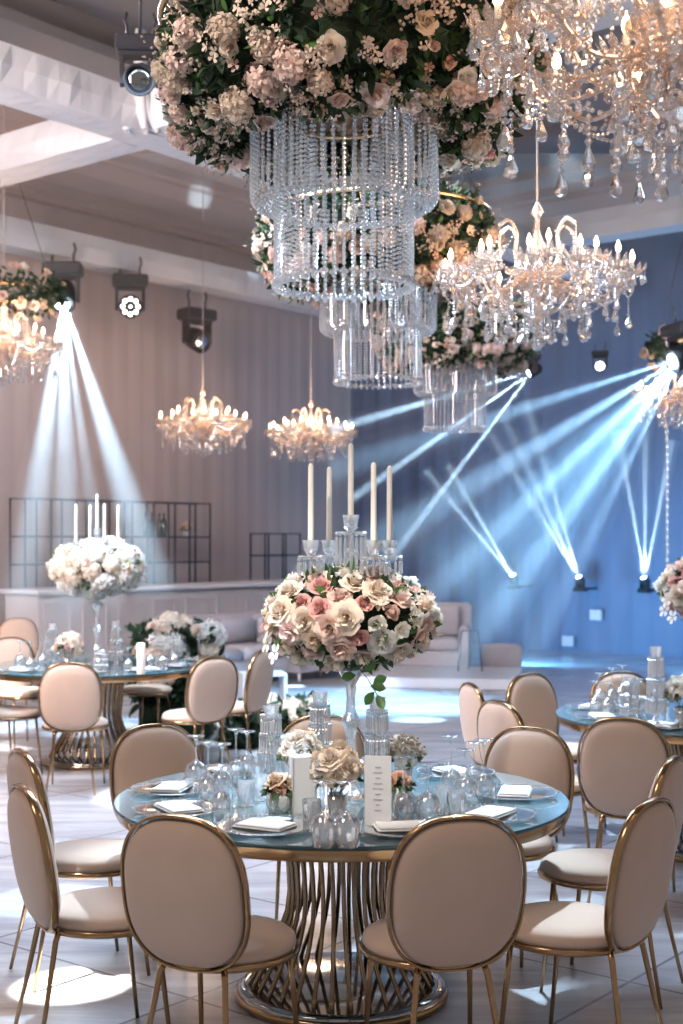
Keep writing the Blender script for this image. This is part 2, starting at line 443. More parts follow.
for (x, y, f, l) in [
    (1.31, 6.26, 20, 'taupe chair seen from behind at the right table with dappled shadow on its back'),
    (.83, 6.92, 62, 'taupe chair left of the right table, lower one of the side-on pair'),
    (.77, 7.76, 76, 'narrow edge-on taupe chair, leftmost at the right table'),
    (1.175, 8.3, 142, 'pale oval-back chair behind the edge-on pair at the right table'),
    (1.75, 8.42, 165, 'oval-back chair on the far side of the right table behind the glasses'),
    (2.45, 6.2, -18, 'taupe chair of the right table, cut by the right picture edge')]:
    place_chair((x, y), f, l, g3)
for (x, y, f, l) in [
    (-1.83, 9.12, -4, 'pale oval-back chair in front of the left rear table, seen from behind'),
    (-.918, 9.57, -38, 'pale oval-back chair right of the left rear table, turned half sideways'),
    (-.62, 10.15, -68, 'edge-on pale chair farthest right of the left rear table'),
    (-2.80, 11.45, 140, 'oval-back chair behind the left rear table near the left picture edge'),
    (-1.6, 11.75, 195, 'oval-back chair on the far side of the left rear table behind the flowers'),
    (-2.62, 9.75, 40, 'oval-back chair cut by the left picture edge at the left rear table')]:
    place_chair((x, y), f, l, g2)
place_chair((-3.45, 14.4), 160, 'distant pinkish chair in front of the bar at the far left', 'distant chairs')

# ------------------------------------------------------------------ tables
def make_table():
    t = thing('round_table', 'x', 'table')
    R = .85
    m = MB().lathe([(0, .7375), (R-.003, .7375), (R-.003, .750), (0, .750)], 96)
    o = m.build('tabletop', [MT['glass_top']], t, smooth=False); o['label'] = 'teal glass tabletop'
    e = MB().lathe([(R-.002, .7375), (R+.001, .739), (R+.001, .7485), (R-.002, .7505)], 96); e.f = e.f[:-2]; e.mi = e.mi[:-2]; e.build('glass_rim', MT['glass_edge'], t)['label'] = 'dark glass rim'
    m = MB().lathe([(R-.045, .690), (R-.02, .690), (R-.016, .695), (R-.016, .734), (R-.045, .7375)], 96)
    v = m.v; m2 = MB(); m2.lathe([(R-.045, .696), (R-.018, .696), (R-.015, .700), (R-.015, .733), (R-.018, .7375), (R-.045, .7375), (R-.045, .696)], 96)
    m2.f = m2.f[:-2]; m2.mi = m2.mi[:-2]
    m2.build('apron', MT['gold'], t)
    m = MB().lathe([(0, .70), (.25, .70), (.27, .71), (.27, .7375), (0, .7375)], 48); m.build('top_plate', MT['bronze'], t)
    n = 32
    rod = MB()
    pr = [(.225, .705), (.222, .62), (.20, .50), (.195, .40), (.205, .32), (.235, .24), (.28, .16), (.325, .09), (.345, .045)]
    pts = []
    for i, (r, z) in enumerate(pr):
        a = .10*(.705-z)/.66
        pts.append((r*cos(a), r*sin(a), z))
    rod.tube(pts, .0095, 8, flat=(1, .9)); rm = rod.mesh('rod', MT['bronze'])
    for k in range(n): link('rod', rm, t, rot=(0, 0, 2*PI*k/n))
    m = MB().lathe([(0, .004), (.375, .004), (.39, .01), (.39, .04), (.38, .048), (.36, .05), (0, .05)], 64); m.build('base', MT['mirror'], t)
    m = MB().lathe([(.392, .0), (.402, .004), (.404, .02), (.402, .03), (.392, .034)], 64); m.f = m.f[:-2]; m.mi = m.mi[:-2]; m.build('base_rim', MT['gold'], t)
    return t
tab = make_table(); tab.location = T1
tag(tab, 'large round glass-topped table with flared gold rod pedestal in the foreground', 'table', group='round glass tables')
copy_tree(tab, T2, .1, 'round glass-topped table at the left rear under white flowers', 'round glass tables')
copy_tree(tab, T3, .2, 'round glass-topped table cut by the right picture edge', 'round glass tables')

# ------------------------------------------------------------------ flowers
def petal(m, a, wid, r0, r1, h, z0, curl, nu=4, nv=4, rnd=0.):
    vs = []; fs = []
    for j in range(nv+1):
        v = j/nv
        w = wid*(.35+.65*sin(min(1, v*1.25)*PI/2))*(1 if v < .8 else 1-.35*(v-.8)/.2)
        rr = r0+(r1-r0)*(v**1.3)
        for i in range(nu+1):
            u = -1+2*i/nu
            aa = a+u*w
            rim = curl*max(0, v-.55)/.45
            r = rr*(1-.10*u*u*v)+rim*.6+rnd*sin(3*u+a*5)*v
            z = z0+h*v*(1-.22*u*u*v)-rim*.7
            vs.append((r*cos(aa), r*sin(aa), z))
    for j in range(nv):
        for i in range(nu):
            a_ = j*(nu+1)+i; fs.append((a_, a_+1, a_+nu+2, a_+nu+1))
    m.add(vs, fs)
def rose_mesh(name, mat, R=.045, layers=6, openn=1., seed=0):
    rn = random.Random(seed); m = MB()
    m.ball((0, 0, R*.5), R*.07, 6, 5, 3.)
    for L in range(layers):
        q = (L+1)/layers; n = [3, 3, 4, 5, 5, 6][min(L, 5)]
        r1 = R*(.07+.68*q**1.2*openn); h = R*(1.12-.12*q-.34*q*q*openn)
        for k in range(n):
            a = 2*PI*k/n+L*1.1+rn.uniform(-.12, .12); e = rn.uniform(.9, 1.1)
            petal(m, a, PI/n*1.45, R*(.04+.34*q), r1*e, h*rn.uniform(.93, 1.07), R*.02, R*(.05+.40*q*q)*openn, rnd=R*.05)
    return m.mesh(name, mat)
def blossom_mesh(name, mat, n=5, R=.022, cups=.35):
    m = MB()
    for k in range(n): petal(m, 2*PI*k/n, .55, .002, R, R*cups, 0, R*.15, 2, 3)
    m.ico((0, 0, R*.18), R*.16)
    return m.mesh(name, mat)
def cluster_mesh(name, mat, R=.06, cnt=46, fr=.018, seed=1, n=4, squash=.8):
    """head of many small four-petalled florets"""
    rn = random.Random(seed); m = MB(); m.ball((0, 0, R*.3), R*.86, 12, 8, squash)
    for i in range(cnt):
        z = 1-1.55*(i+.5)/cnt; a = i*2.39996; s = math.sqrt(max(0, 1-z*z))
        d = Vector((s*cos(a), s*sin(a), z)); rr = R*(1+rn.uniform(-.14, .22))
        f = MB()
        for k in range(n): petal(f, 2*PI*k/n+rn.random(), .6, .001, fr, fr*rn.uniform(.2, .6), 0, fr*.1, 2, 2)
        M4 = Matrix.Translation((d.x*rr, d.y*rr, d.z*rr*squash+R*.3)) @ align(d, rn.random()*6).to_matrix().to_4x4()
        m.add(f.v, f.f, M4)
    return m.mesh(name, mat)
def leaf(m, p, d, L, w, bend=.3, up=None):
    d = Vector(d).normalized(); s = d.cross(up or Vector((0, 0, 1)))
    s = s.normalized() if s.length > .05 else Vector((1, 0, 0)); n = s.cross(d).normalized()
    p = Vector(p); vs = [p]; fs = []
    for (t, ww) in ((.28, .8), (.58, 1.), (.82, .6)):
        c = p+d*(L*t)-n*(bend*L*t*t)
        vs += [c-s*(w*ww)+n*(w*.3), c, c+s*(w*ww)+n*(w*.3)]
    vs.append(p+d*L-n*(bend*L))
    fs = [(0, 2, 1), (0, 3, 2), (1, 2, 5, 4), (2, 3, 6, 5), (4, 5, 8, 7), (5, 6, 9, 8), (7, 8, 10), (8, 9, 10)]
    m.add(vs, fs)
def rdir(rn):
    z = rn.uniform(-1, 1); a = rn.uniform(0, 2*PI); s = math.sqrt(1-z*z); return Vector((s*cos(a), s*sin(a), z))
RM = {}
for i, (c, R, L, o_) in enumerate([('cream', .046, 5, 1.), ('cream', .040, 5, .75), ('blush', .045, 5, .95), ('peach', .036, 4, .8), ('pink', .040, 5, .85), ('white', .044, 5, 1.), ('dusty', .042, 5, 1.05), ('apricot', .044, 5, 1.), ('blush', .036, 4, .6), ('white', .038, 4, .7)]):
    RM[i] = rose_mesh('rose', PET[c], R, 6, o_, i)
BM = [blossom_mesh('blossom', PET[c], 5, R) for c, R in (('dusty', .026), ('blush', .024), ('peach', .022))]
CM = [cluster_mesh('hydrangea', PET['dusty'], .046, 34, .027, 3, 5), cluster_mesh('hydrangea', PET['white'], .085, 110, .025, 4), cluster_mesh('hydrangea', PET['cream'], .07, 80, .024, 5), cluster_mesh('hydrangea', PET['blush'], .046, 30, .026, 6, 5)]

def arrangement(parent, pts, kinds, rn, jitter=.25, scl=(.85, 1.15), name='rose', lib=RM):
    for (p, d) in pts:
        k = rn.choice(kinds)
        dd = (Vector(d)+rdir(rn)*jitter).normalized()
        link(name, lib[k], parent, p, align(dd, rn.random()*6), rn.uniform(*scl))

# ---- hanging floral ring with crystal strands
def bead_path_mesh(name, pts, r, mat, drop=None):
    m = MB()
    for p in pts: m.ico(p, r)
    if drop: drop_geo(m, pts[-1]-Vector((0, 0, r)), drop)
    return m.mesh(name, mat, smooth=False)
def drop_geo(m, top, s):
    """faceted almond crystal hanging from `top`, length about s"""
    pr = [(0, 0), (.10, -.10), (.16, -.28), (.30, -.58), (.33, -.74), (.24, -.92), (0, -1.0)]
    m.lathe([(r*s, z*s) for (r, z) in pr], 7, tuple(top), sy=.7)
def floral_chandelier():
    rn = random.Random(11)
    t = thing('floral_chandelier', 'x', 'chandelier')
    m = MB(); m.tube([(.74*cos(2*PI*k/60), .74*sin(2*PI*k/60), .22) for k in range(60)], .014, 8, True); m.build('outer_hoop', MT['gold_bright'], t)
    for (R, z) in ((.377, -.10), (.28, -.16)):
        m = MB(); m.tube([(R*cos(2*PI*k/48), R*sin(2*PI*k/48), z) for k in range(48)], .007, 6, True); m.build('strand_hoop', MT['gold_bright'], t)
    m = MB()
    for k in range(6):
        a = 2*PI*k/6+.3
        m.tube([(.28*cos(a), .28*sin(a), -.16), (.377*cos(a), .377*sin(a), -.10), (.74*cos(a), .74*sin(a), .22)], .006, 6)
    m.build('spokes', MT['gold_bright'], t)
    m = MB()
    for k in range(3):
        a = 2*PI*k/3+.5; m.tube([(.74*cos(a), .74*sin(a), .22), (.05*cos(a), .05*sin(a), 1.6), (0, 0, 3.7)], .004, 6)
    m.build('cable', MT['steel'], t)
    # section of the flower ring: centre radius .57, semi axes .17 x .26
    def surf(a, f, k=1.):
        w = 1+.10*sin(3*a+1)+.08*sin(7*a)+.06*sin(11*a+2)
        r = .565+.185*cos(f)*k*w; z = .02+.27*sin(f)*k*w
        if f < 0: r -= .05*(-sin(f))
        return Vector((r*cos(a), r*sin(a), z)), Vector((cos(f)*cos(a), cos(f)*sin(a), sin(f)))
    m = MB(); vs = []; fs = []
    for i in range(48):
        for j in range(12):
            vs.append(surf(2*PI*i/48, 2*PI*j/12, .70)[0])
    for i in range(48):
        for j in range(12):
            fs.append((i*12+j, ((i+1) % 48)*12+j, ((i+1) % 48)*12+(j+1) % 12, i*12+(j+1) % 12))
    m.add(vs, fs); m.build('moss_core', MT['moss'], t)
    for (nm, mat, cnt, L0) in (('foliage', MT['leaf_dark'], 5200, .068), ('leaf_spray', MT['leaf'], 3400, .066), ('fresh_leaves', MT['leaf_light'], 600, .07)):
        m = MB()
        for i in range(cnt):
            a = rn.uniform(0, 2*PI); f = rn.uniform(-PI, PI)
            p, n = surf(a, f, rn.uniform(.66, 1.0)); d = (n+rdir(rn)*.9).normalized()
            L = L0*rn.uniform(.6, 1.3); leaf(m, p, d, L, L*rn.uniform(.14, .26), rn.uniform(-.2, .5), rdir(rn))
        o = m.build(nm, mat, t); o['kind'] = 'stuff'
    m = MB()
    for i in range(330):
        a = rn.uniform(0, 2*PI); f = rn.uniform(-2.95, .5); p, n = surf(a, f, rn.uniform(.96, 1.1))
        for j in range(7):
            fr = rn.uniform(.014, .022); g = MB()
            for k in range(4): petal(g, 2*PI*k/4+rn.random(), .6, .001, fr, fr*rn.uniform(.2, .7), 0, fr*.1, 2, 2)
            m.add(g.v, g.f, Matrix.Translation(p+rdir(rn)*.034) @ align(n+rdir(rn)*.7).to_matrix().to_4x4())
    o = m.build('floret_sprays', MT['floret'], t); o['kind'] = 'stuff'
    # sprigs of tiny buds
    m = MB()
    for i in range(150):
        a = rn.uniform(0, 2*PI); f = rn.uniform(-PI*.9, PI*.4); p, n = surf(a, f, .92)
        ax = (n+rdir(rn)*.6).normalized()
        for j in range(9):
            q = p+ax*(.03+.012*j*rn.uniform(.5, 1.2))+rdir(rn)*.022; m.ico(q, rn.uniform(.004, .0075))
    o = m.build('tiny_buds', MT['sprig'], t, smooth=False); o['kind'] = 'stuff'
    pts = []
    for i in range(98):
        a = i*2.39996+rn.uniform(-.15, .15); f = -rn.uniform(.0, 2.7) if i % 5 else rn.uniform(-.6, .9)
        pts.append(surf(a, f, 1.02))
    arrangement(t, pts, [0, 0, 1, 1, 2, 2, 3, 5, 6, 7, 0, 8, 4, 3, 9], rn, .35, (.9, 1.3))
    pts = []
    for i in range(66):
        a = i*2.39996+1; f = rn.uniform(-2.9, .6); pts.append(surf(a, f, 1.0))
    arrangement(t, pts, [0, 0, 3], rn, .7, (.75, 1.2), 'hydrangea', CM)
    pts = []
    for i in range(99):
        a = rn.uniform(0, 2*PI); f = rn.uniform(-2.9, .4); pts.append(surf(a, f, 1.06))
    arrangement(t, pts, [0, 1, 1, 2, 2], rn, .5, (.8, 1.3), 'blossom', BM)
    # two tiers of bead strands, 100 in all
    sp = .0185
    pts = [Vector((.377, 0, -.10-sp*i)) for i in range(1, 22)]
    z = pts[-1].z
    for i in range(1, 9):
        a = PI*i/8*1.15; pts.append(Vector((.377-.04+.04*cos(a), 0, z-.04*sin(a))))
    sm = bead_path_mesh('outer_strand', pts, .0092, MT['bead'])
    for k in range(56): link('outer_strand', sm, t, rot=(0, 0, 2*PI*k/56))
    pts = [Vector((.28, 0, -.16-sp*i)) for i in range(1, 36)]
    sm = bead_path_mesh('inner_strand', pts, .0090, MT['bead'], .05)
    for k in range(44): link('inner_strand', sm, t, rot=(0, 0, 2*PI*k/44))
    for (nm, R, z) in (('lower_bead_hoop', .285, -.84), ('upper_bead_hoop', .33, -.53)):
        m = MB()
        for k in range(90):
            a = 2*PI*k/90; m.ico((R*cos(a), R*sin(a), z+.006*sin(k*2.3)), .011)
        m.build(nm, MT['bead'], t, smooth=False)
    return t
fc = floral_chandelier(); fc.location = (.01, 5.5, 3.60)
tag(fc, 'nearest hanging flower ring with two tiers of crystal strands, top centre', 'chandelier', 'floral chandeliers')
copy_tree(fc, (.238, 8.8, 3.60), 1.1, 'second hanging flower ring, seen lower through and beside the nearest one', 'floral chandeliers')
copy_tree(fc, (1.05, 12.5, 3.60), 2.3, 'farthest hanging flower ring, low behind the lit crystal chandelier', 'floral chandeliers')

# ------------------------------------------------------------------ crystal chandeliers
def bez(pts, n=14):
    """Catmull-Rom through points"""
    P_ = [Vector(p) for p in pts]; P_ = [P_[0]*2-P_[1]]+P_+[P_[-1]*2-P_[-2]]; out = []
    for i in range(1, len(P_)-2):
        for k in range(n):
            t = k/n; a, b_, c, d = P_[i-1], P_[i], P_[i+1], P_[i+2]
            out.append(.5*((2*b_)+(c-a)*t+(2*a-5*b_+4*c-d)*t*t+(3*b_-a-3*c+d)*t**3))
    out.append(P_[-2]); return out
def pendant_mesh(name, nb, drop, mat=None, r=.008):
    m = MB()
    for i in range(nb): m.ico((0, 0, -r-i*r*2.1), r)
    m.ico((0, 0, -nb*r*2.1-r*1.4), r*1.5)
    drop_geo(m, (0, 0, -nb*r*2.1-r*2.6), drop)
    return m.mesh(name, mat or MT['drop'], smooth=False)
def crystal_chandelier():
    t = thing('crystal_chandelier', 'x', 'chandelier')
    m = MB().lathe([(0, -.40), (.012, -.39), (.03, -.36), (.012, -.34), (.05, -.31), (.10, -.285), (.12, -.26), (.05, -.25), (.025, -.22), (.05, -.17), (.075, -.12), (.05, -.09), (.02, -.07), (.018, .02), (.045, .06), (.055, .10), (.03, .15), (.015, .20), (.014, .28), (.04, .31), (.02, .35), (.01, .37), (0, .375)], 12)
    m.build('stem', MT['amber'], t, smooth=False)
    m = MB().lathe([(.02, -.075), (.13, -.06), (.19, -.03), (.195, -.028), (.13, -.07), (.02, -.085)], 24); m.build('receiver_bowl', MT['amber'], t)
    # dished cup and candle
    def arm(R, zt, dip):
        a = MB(); pts = bez([(.05, 0, -.13), (.14, 0, -.10), (R*.45, 0, -.17-dip), (R*.75, 0, -.19-dip*.6), (R, 0, zt-.10)], 6)
        a.tube(pts, [.0075]*len(pts), 7)
        # twisted rib on the arm reads as a beaded edge
        for i, p in enumerate(pts[::2]): a.ico(p+Vector((0, 0, .006)), .0125)
        for i, p in enumerate(pts[6::3]):
            for sy in (-1, 1): a.ico(p+Vector((0, sy*.012, -.022)), .0075); a.ico(p+Vector((0, sy*.016, -.038)), .006)
        return a.mesh('arm', MT['amber'], smooth=False)
    cup = MB(); n = 12; pr = [(.010, -.10), (.022, -.095), (.05, -.083), (.062, -.066), (.066, -.058)]
    cup.lathe(pr, 12)
    for k in range(12):
        a = 2*PI*k/12; cup.add([(.05*cos(a), .05*sin(a), -.083), (.082*cos(a-.22), .082*sin(a-.22), -.045), (.094*cos(a), .094*sin(a), -.018), (.082*cos(a+.22), .082*sin(a+.22), -.045)], [(0, 1, 2, 3)])
    cup.lathe([(.013, -.095), (.018, -.08), (.011, -.07)], 8)
    cupm = cup.mesh('cup', MT['amber'], smooth=False)
    sl = MB().lathe([(.0095, -.095), (.0095, .0)], 10).mesh('candle_sleeve', MT['wax'])
    bl = MB().lathe([(.007, 0), (.0135, .012), (.0155, .024), (.012, .040), (.006, .054), (.0015, .066), (0, .068)], 10).mesh('bulb', MT['bulb'])
    pm_s = pendant_mesh('small_pendant', 1, .038, r=.006); pm_l = pendant_mesh('long_pendant', 6, .075); pm_m = pendant_mesh('pendant', 3, .062)
    amo = arm(.55, 0, 0); ami = arm(.36, .07, -.02)
    ring = MB()
    for k in range(9):
        a = 2*PI*k/9; ring_p = Vector((.072*cos(a), .072*sin(a), -.062))
        for i in range(2): ring.ico(ring_p-Vector((0, 0, .008+i*.012)), .006)
        drop_geo(ring, ring_p-Vector((0, 0, .028)), .044)
    rgm = ring.mesh('cup_drops', MT['drop'], smooth=False)
    def put(R, ph, n, zt, am):
        for k in range(n):
            a = 2*PI*k/n+ph; A = link('arm', am, t, rot=(0, 0, a))
            link('cup', cupm, A, (R, 0, zt)); link('candle_sleeve', sl, A, (R, 0, zt)); link('bulb', bl, A, (R, 0, zt)); link('cup_drops', rgm, A, (R, 0, zt))
    put(.55, .1, 12, 0, amo); put(.36, .36, 6, .07, ami)
    # crown of curled hooks with bead strings
    hk = MB(); hp = [(.02, 0, -.04), (.11, 0, -.02), (.15, 0, .08), (.14, 0, .18), (.19, 0, .25), (.25, 0, .22)]
    hk.tube(bez(hp, 6), .006, 6)
    for i in range(13): hk.ico((.255, 0, .21-.015*i), .0065)
    for p in bez(hp, 5): hk.ico(p, .0125)
    hkm = hk.mesh('crown_hook', MT['amber'], smooth=False)
    for k in range(6): link('crown_hook', hkm, t, rot=(0, 0, 2*PI*k/6+.2))
    
    # bead swags between neighbouring cups
    sw = MB()
    a0 = .1; a1 = .1+2*PI/12; p0 = Vector((.57*cos(a0), .57*sin(a0), -.09)); p1 = Vector((.57*cos(a1), .57*sin(a1), -.09))
    for i in range(19):
        q = i/18; p = p0.lerp(p1, q); p.z -= .09*4*q*(1-q); sw.ico(p, .0075)
    p0 = Vector((.24*cos(a0), .24*sin(a0), .15)); p1 = Vector((.56*cos(a0), .56*sin(a0), -.07))
    for i in range(18):
        q = i/17; p = p0.lerp(p1, q); p.z -= .10*4*q*(1-q)*.6; sw.ico(p, .0075)
    p0 = Vector((.36*cos(a0), .36*sin(a0), -.03)); p1 = Vector((.36*cos(a1), .36*sin(a1), -.03))
    for i in range(14):
        q = i/13; p = p0.lerp(p1, q); p.z -= .08*4*q*(1-q); sw.ico(p, .009)
    p0 = Vector((.57*cos(a0), .57*sin(a0), -.09)); p1 = Vector((.16*cos(a0+.2), .16*sin(a0+.2), -.30))
    for i in range(22):
        q = i/21; p = p0.lerp(p1, q); p.z -= .06*4*q*(1-q); sw.ico(p, .0075)
    swm = sw.mesh('bead_swag', MT['bead'], smooth=False)
    for k in range(12): link('bead_swag', swm, t, rot=(0, 0, 2*PI*k/12))
    for k in range(12):
        a = 2*PI*k/12+.1
        link('pendant', pm_l, t, (.53*cos(a), .53*sin(a), -.20), (0, 0, a))
        link('pendant', pm_m, t, (.42*cos(a+.26), .42*sin(a+.26), -.20), (0, 0, a+1)); link('pendant', pm_m, t, (.47*cos(a+.1), .47*sin(a+.1), -.14), (0, 0, a+1)); link('pendant', pm_m, t, (.22*cos(a+.3), .22*sin(a+.3), -.19), (0, 0, a+1))
        link('pendant', pm_l, t, (.30*cos(a), .30*sin(a), -.25), (0, 0, a+2))
    for k in range(8):
        a = 2*PI*k/8; link('pendant', pm_m, t, (.17*cos(a), .17*sin(a), -.27), (0, 0, a)); link('pendant', pm_m, t, (.10*cos(a+.3), .10*sin(a+.3), -.33), (0, 0, a))
    m = MB(); drop_geo(m, (0, 0, -.40), .11); m.build('centre_drop', MT['drop'], t, smooth=False)
    m = MB(); m.tube([(0, 0, .37), (0, .0, .8), (0, 0, 3.5)], .006, 6); m.build('hanging_cord', MT['cable'], t)
    return t
cc = crystal_chandelier(); cc.location = (1.16, 8.0, 3.35); cc.rotation_euler = (0, 0, .2)
tag(cc, 'lit crystal chandelier in the upper right middle, complete with candle bulbs and drops', 'chandelier', 'crystal chandeliers')
chl = [(cc, 60)]
for (loc, rz, sc_, l) in [
    ((1.05, 4.0, 3.28), .5, 1.08, 'very large crystal chandelier cropped by the top right corner'),
    (P(203, 418, 18), .3, 1.05, 'far crystal chandelier at left before the beige curtain, left of a similar one'),
    (P(311, 428, 18.5), .9, 1.02, 'far crystal chandelier nearest above the tall candles, before the beige curtain'),
    (P(4, 338, 14), .4, 1.0, 'crystal chandelier cut by the left picture edge beneath a flower ring'),
    (P(686, 388, 14), .1, .9, 'blue-white crystal chandelier cut by the right picture edge beside the glaring stage light')]:
    c = copy_tree(cc, loc, rz, l, 'crystal chandeliers', sc_); chl.append((c, 1))

# small floral hoops above the two edge chandeliers
def flower_hoop(loc, R, label, seed):
    rn = random.Random(seed); t = thing('flower_hoop', label, 'flowers', loc, 0, 'small hanging flower hoops')
    m = MB(); m.tube([(R*cos(2*PI*k/48), R*sin(2*PI*k/48), 0) for k in range(48)], .014, 8, True); m.build('hoop', MT['gold_bright'], t)
    m = MB()
    for k in range(3):
        a = 2*PI*k/3+.5; m.tube([(R*cos(a), R*sin(a), 0), (0, 0, 1.6), (0, 0, 2.4)], .004, 6)
    m.build('cable', MT['steel'], t)
    m = MB()
    for i in range(1100):
        a = rn.uniform(0, 2*PI); f = rn.uniform(0, 2*PI); q = rn.uniform(.2, 1)
        p = Vector(((R+.10*q*cos(f))*cos(a), (R+.10*q*cos(f))*sin(a), -.02+.15*q*sin(f))); leaf(m, p, rdir(rn), .08, .018, .3, rdir(rn))
    o = m.build('foliage', MT['leaf_dark'], t); o['kind'] = 'stuff'
    pts = []
    for i in range(46):
        a = i*2.39996; f = rn.uniform(0, 2*PI)
        pts.append((Vector(((R+.12*cos(f))*cos(a), (R+.12*cos(f))*sin(a), -.02+.17*sin(f))), Vector((cos(f)*cos(a), cos(f)*sin(a), sin(f)))))
    arrangement(t, pts, [0, 1, 2, 2, 5, 6, 7], rn, .3, (1.0, 1.5))
flower_hoop(P(4, 292, 14), .55, 'small hanging flower hoop at the left edge above a crystal chandelier', 5)
flower_hoop(P(694, 345, 14.2), .40, 'small hanging flower hoop at the right edge above the glaring stage light', 6)

# hanging bead string under the right edge chandelier
m = MB(); q = P(667, 425, 14)
for i in range(60): m.ico(q-Vector((0, 0, .026*i)), .016 if i % 3 else .026)
tag(m.build('bead_string', MT['bead'], smooth=False), 'long vertical crystal bead string hanging near the right edge above the rose ball', 'crystals')

# ------------------------------------------------------------------ candelabra centrepieces
def candle_geo(h, r=.0115):
    return MB().lathe([(0, 0), (r, 0), (r, .01), (r*.92, h*.6), (r*.86, h-.012), (r*.5, h-.002), (0, h)], 14)
def prism_ring(m, R, n, z, L, w=.006):
    for k in range(n):
        a = 2*PI*k/n; x, y = R*cos(a), R*sin(a)
        m.ico((x, y, z-.005), .0055)
        m.lathe([(0, 0), (w*.9, -.006), (w, -L*.8), (0, -L)], 5, (x, y, z-.011))
def centrepiece(loc, label, style, seed, ball=(.30, .17, .30), zc=.68, group='tall candelabra centrepieces'):
    """a crystal candelabra with five tapers rising out of a flower ball; origin on the tabletop"""
    rn = random.Random(seed); t = thing('candelabra', label, 'candelabra', loc, 0, group)
    m = MB().lathe([(0, 0), (.085, 0), (.09, .008), (.08, .02), (.045, .035), (.03, .06), (.022, .10), (.034, .13), (.022, .16), (.018, .22), (.024, .26), (.036, .29), (.02, .32), (.016, .38), (.022, .43), (.04, .46), (.05, .48), (.02, .50), (.016, .62), (.016, .90), (.03, .92), (.012, .94), (.012, 1.0), (.03, 1.015), (.008, 1.03), (0, 1.03)], 12)
    m.build('stem', MT['crystal'], t, smooth=False)
    angs = [rad(29), rad(119), rad(209), rad(299)]
    cupp = [(.006, 0), (.012, .004), (.02, .015), (.027, .03), (.03, .05), (.033, .062), (.029, .062), (.024, .035), (.0, .028)]
    for a in angs:
        A = MB(); pts = bez([(.01, 0, .86), (.06, 0, .84), (.12, 0, .84), (.17, 0, .885)], 5); A.tube(pts, .008, 7)
        A.lathe([(.01, .0), (.048, .006), (.052, .010), (.048, .014), (.01, .010)], 16, (.17, 0, .895))
        arm = A.build('arm', MT['crystal'], t, smooth=False, rot=(0, 0, a))
        c = MB().lathe(cupp, 14, (.17, 0, .905)); c.build('candle_cup', MT['crystal'], arm, smooth=False)
        p = MB(); q = MB(); prism_ring(q, .047, 12, .90, .055); p.add(q.v, q.f, Matrix.Translation((.17, 0, 0))); p.build('prisms', MT['crystal'], arm, smooth=False)
        k = candle_geo(.315); tp = k.build('taper_candle', MT['wax'], t, loc=(.17*cos(a), .17*sin(a), .937)); w = MB().tube([(0, 0, .313), (0, 0, .327)], .0014, 5); w.build('wick', MT['wick'], tp)
    m = MB().lathe([(.01, .0), (.058, .006), (.062, .010), (.058, .014), (.01, .010)], 18, (0, 0, .985)); mp_ = m.build('centre_dish', MT['crystal'], t, smooth=False)
    q = MB(); prism_ring(q, .056, 16, .992, .13); q.build('prisms', MT['crystal'], mp_, smooth=False)
    c = MB().lathe(cupp, 14, (0, 0, 1.0)); c.build('candle_cup', MT['crystal'], mp_, smooth=False)
    tp = candle_geo(.30).build('taper_candle', MT['wax'], t, loc=(0, 0, 1.033)); MB().tube([(0, 0, .298), (0, 0, .314)], .0014, 5).build('wick', MT['wick'], tp)
    # flowers
    bx, bz, by = ball
    m = MB(); m.lathe([(bx*.72*sin(PI*i/8), zc-bz*.70*cos(PI*i/8)) for i in range(9)], 20)
    m.build('moss_core', MT['moss'], t)
    def bp(i, n, k=1.):
        z = 1-2*(i+.5)/n; a = i*2.39996+seed; s = math.sqrt(1-z*z); d = Vector((s*cos(a), s*sin(a), z))
        return Vector((d.x*bx*k, d.y*by*k, zc+d.z*bz*k)), Vector((d.x/bx, d.y/by, d.z/bz)).normalized()
    m = MB()
    for i in range(420):
        p, d = bp(rn.uniform(0, 519.4), 520, rn.uniform(.72, .88)); leaf(m, p, d+rdir(rn)*.7, rn.uniform(.05, .08), rn.uniform(.010, .019), rn.uniform(0, .4), rdir(rn))
    o = m.build('foliage', MT['leaf'], t); o['kind'] = 'stuff'
    m = MB()
    for i in range(45):
        p, d = bp(rn.uniform(0, 299.4), 300, .84); leaf(m, p, d+rdir(rn)*.5, rn.uniform(.06, .09), rn.uniform(.014, .022), .2, rdir(rn))
    o = m.build('fresh_leaves', MT['leaf_light'], t); o['kind'] = 'stuff'
    if style == 'roses':
        n = 98
        for i in range(n):
            p, d = bp(i, n, 1.0+rn.uniform(-.04, .06)); k = rn.choice([0, 0, 2, 2, 5, 7, 4, 1, 8, 0, 9, 2])
            link('rose', RM[k], t, p-d*.03, align((d+rdir(rn)*.25), rn.random()*6), rn.uniform(1.15, 1.45))
        # hanging leafy sprig at the bottom, right of the stem
        m = MB(); c0 = Vector((.02, -.1, zc-bz)); m.tube([c0, c0+Vector((.04, -.02, -.04)), c0+Vector((.075, -.02, -.10))], .002, 5)
        for (dx, dz, ax, az) in ((.0, -.03, -1, -.15), (.03, -.02, .6, .7), (.05, -.07, 1.2, -.1), (.075, -.10, .5, -1), (.06, -.06, .9, .5), (.065, -.09, -.6, -.8)):
            leaf(m, c0+Vector((dx, -.02, dz)), (ax, -.3, az), .062, .019, .1, Vector((0, 1, .2)))
        m.build('leaf_sprig', MT['leaf_light'], t)
        m = MB()
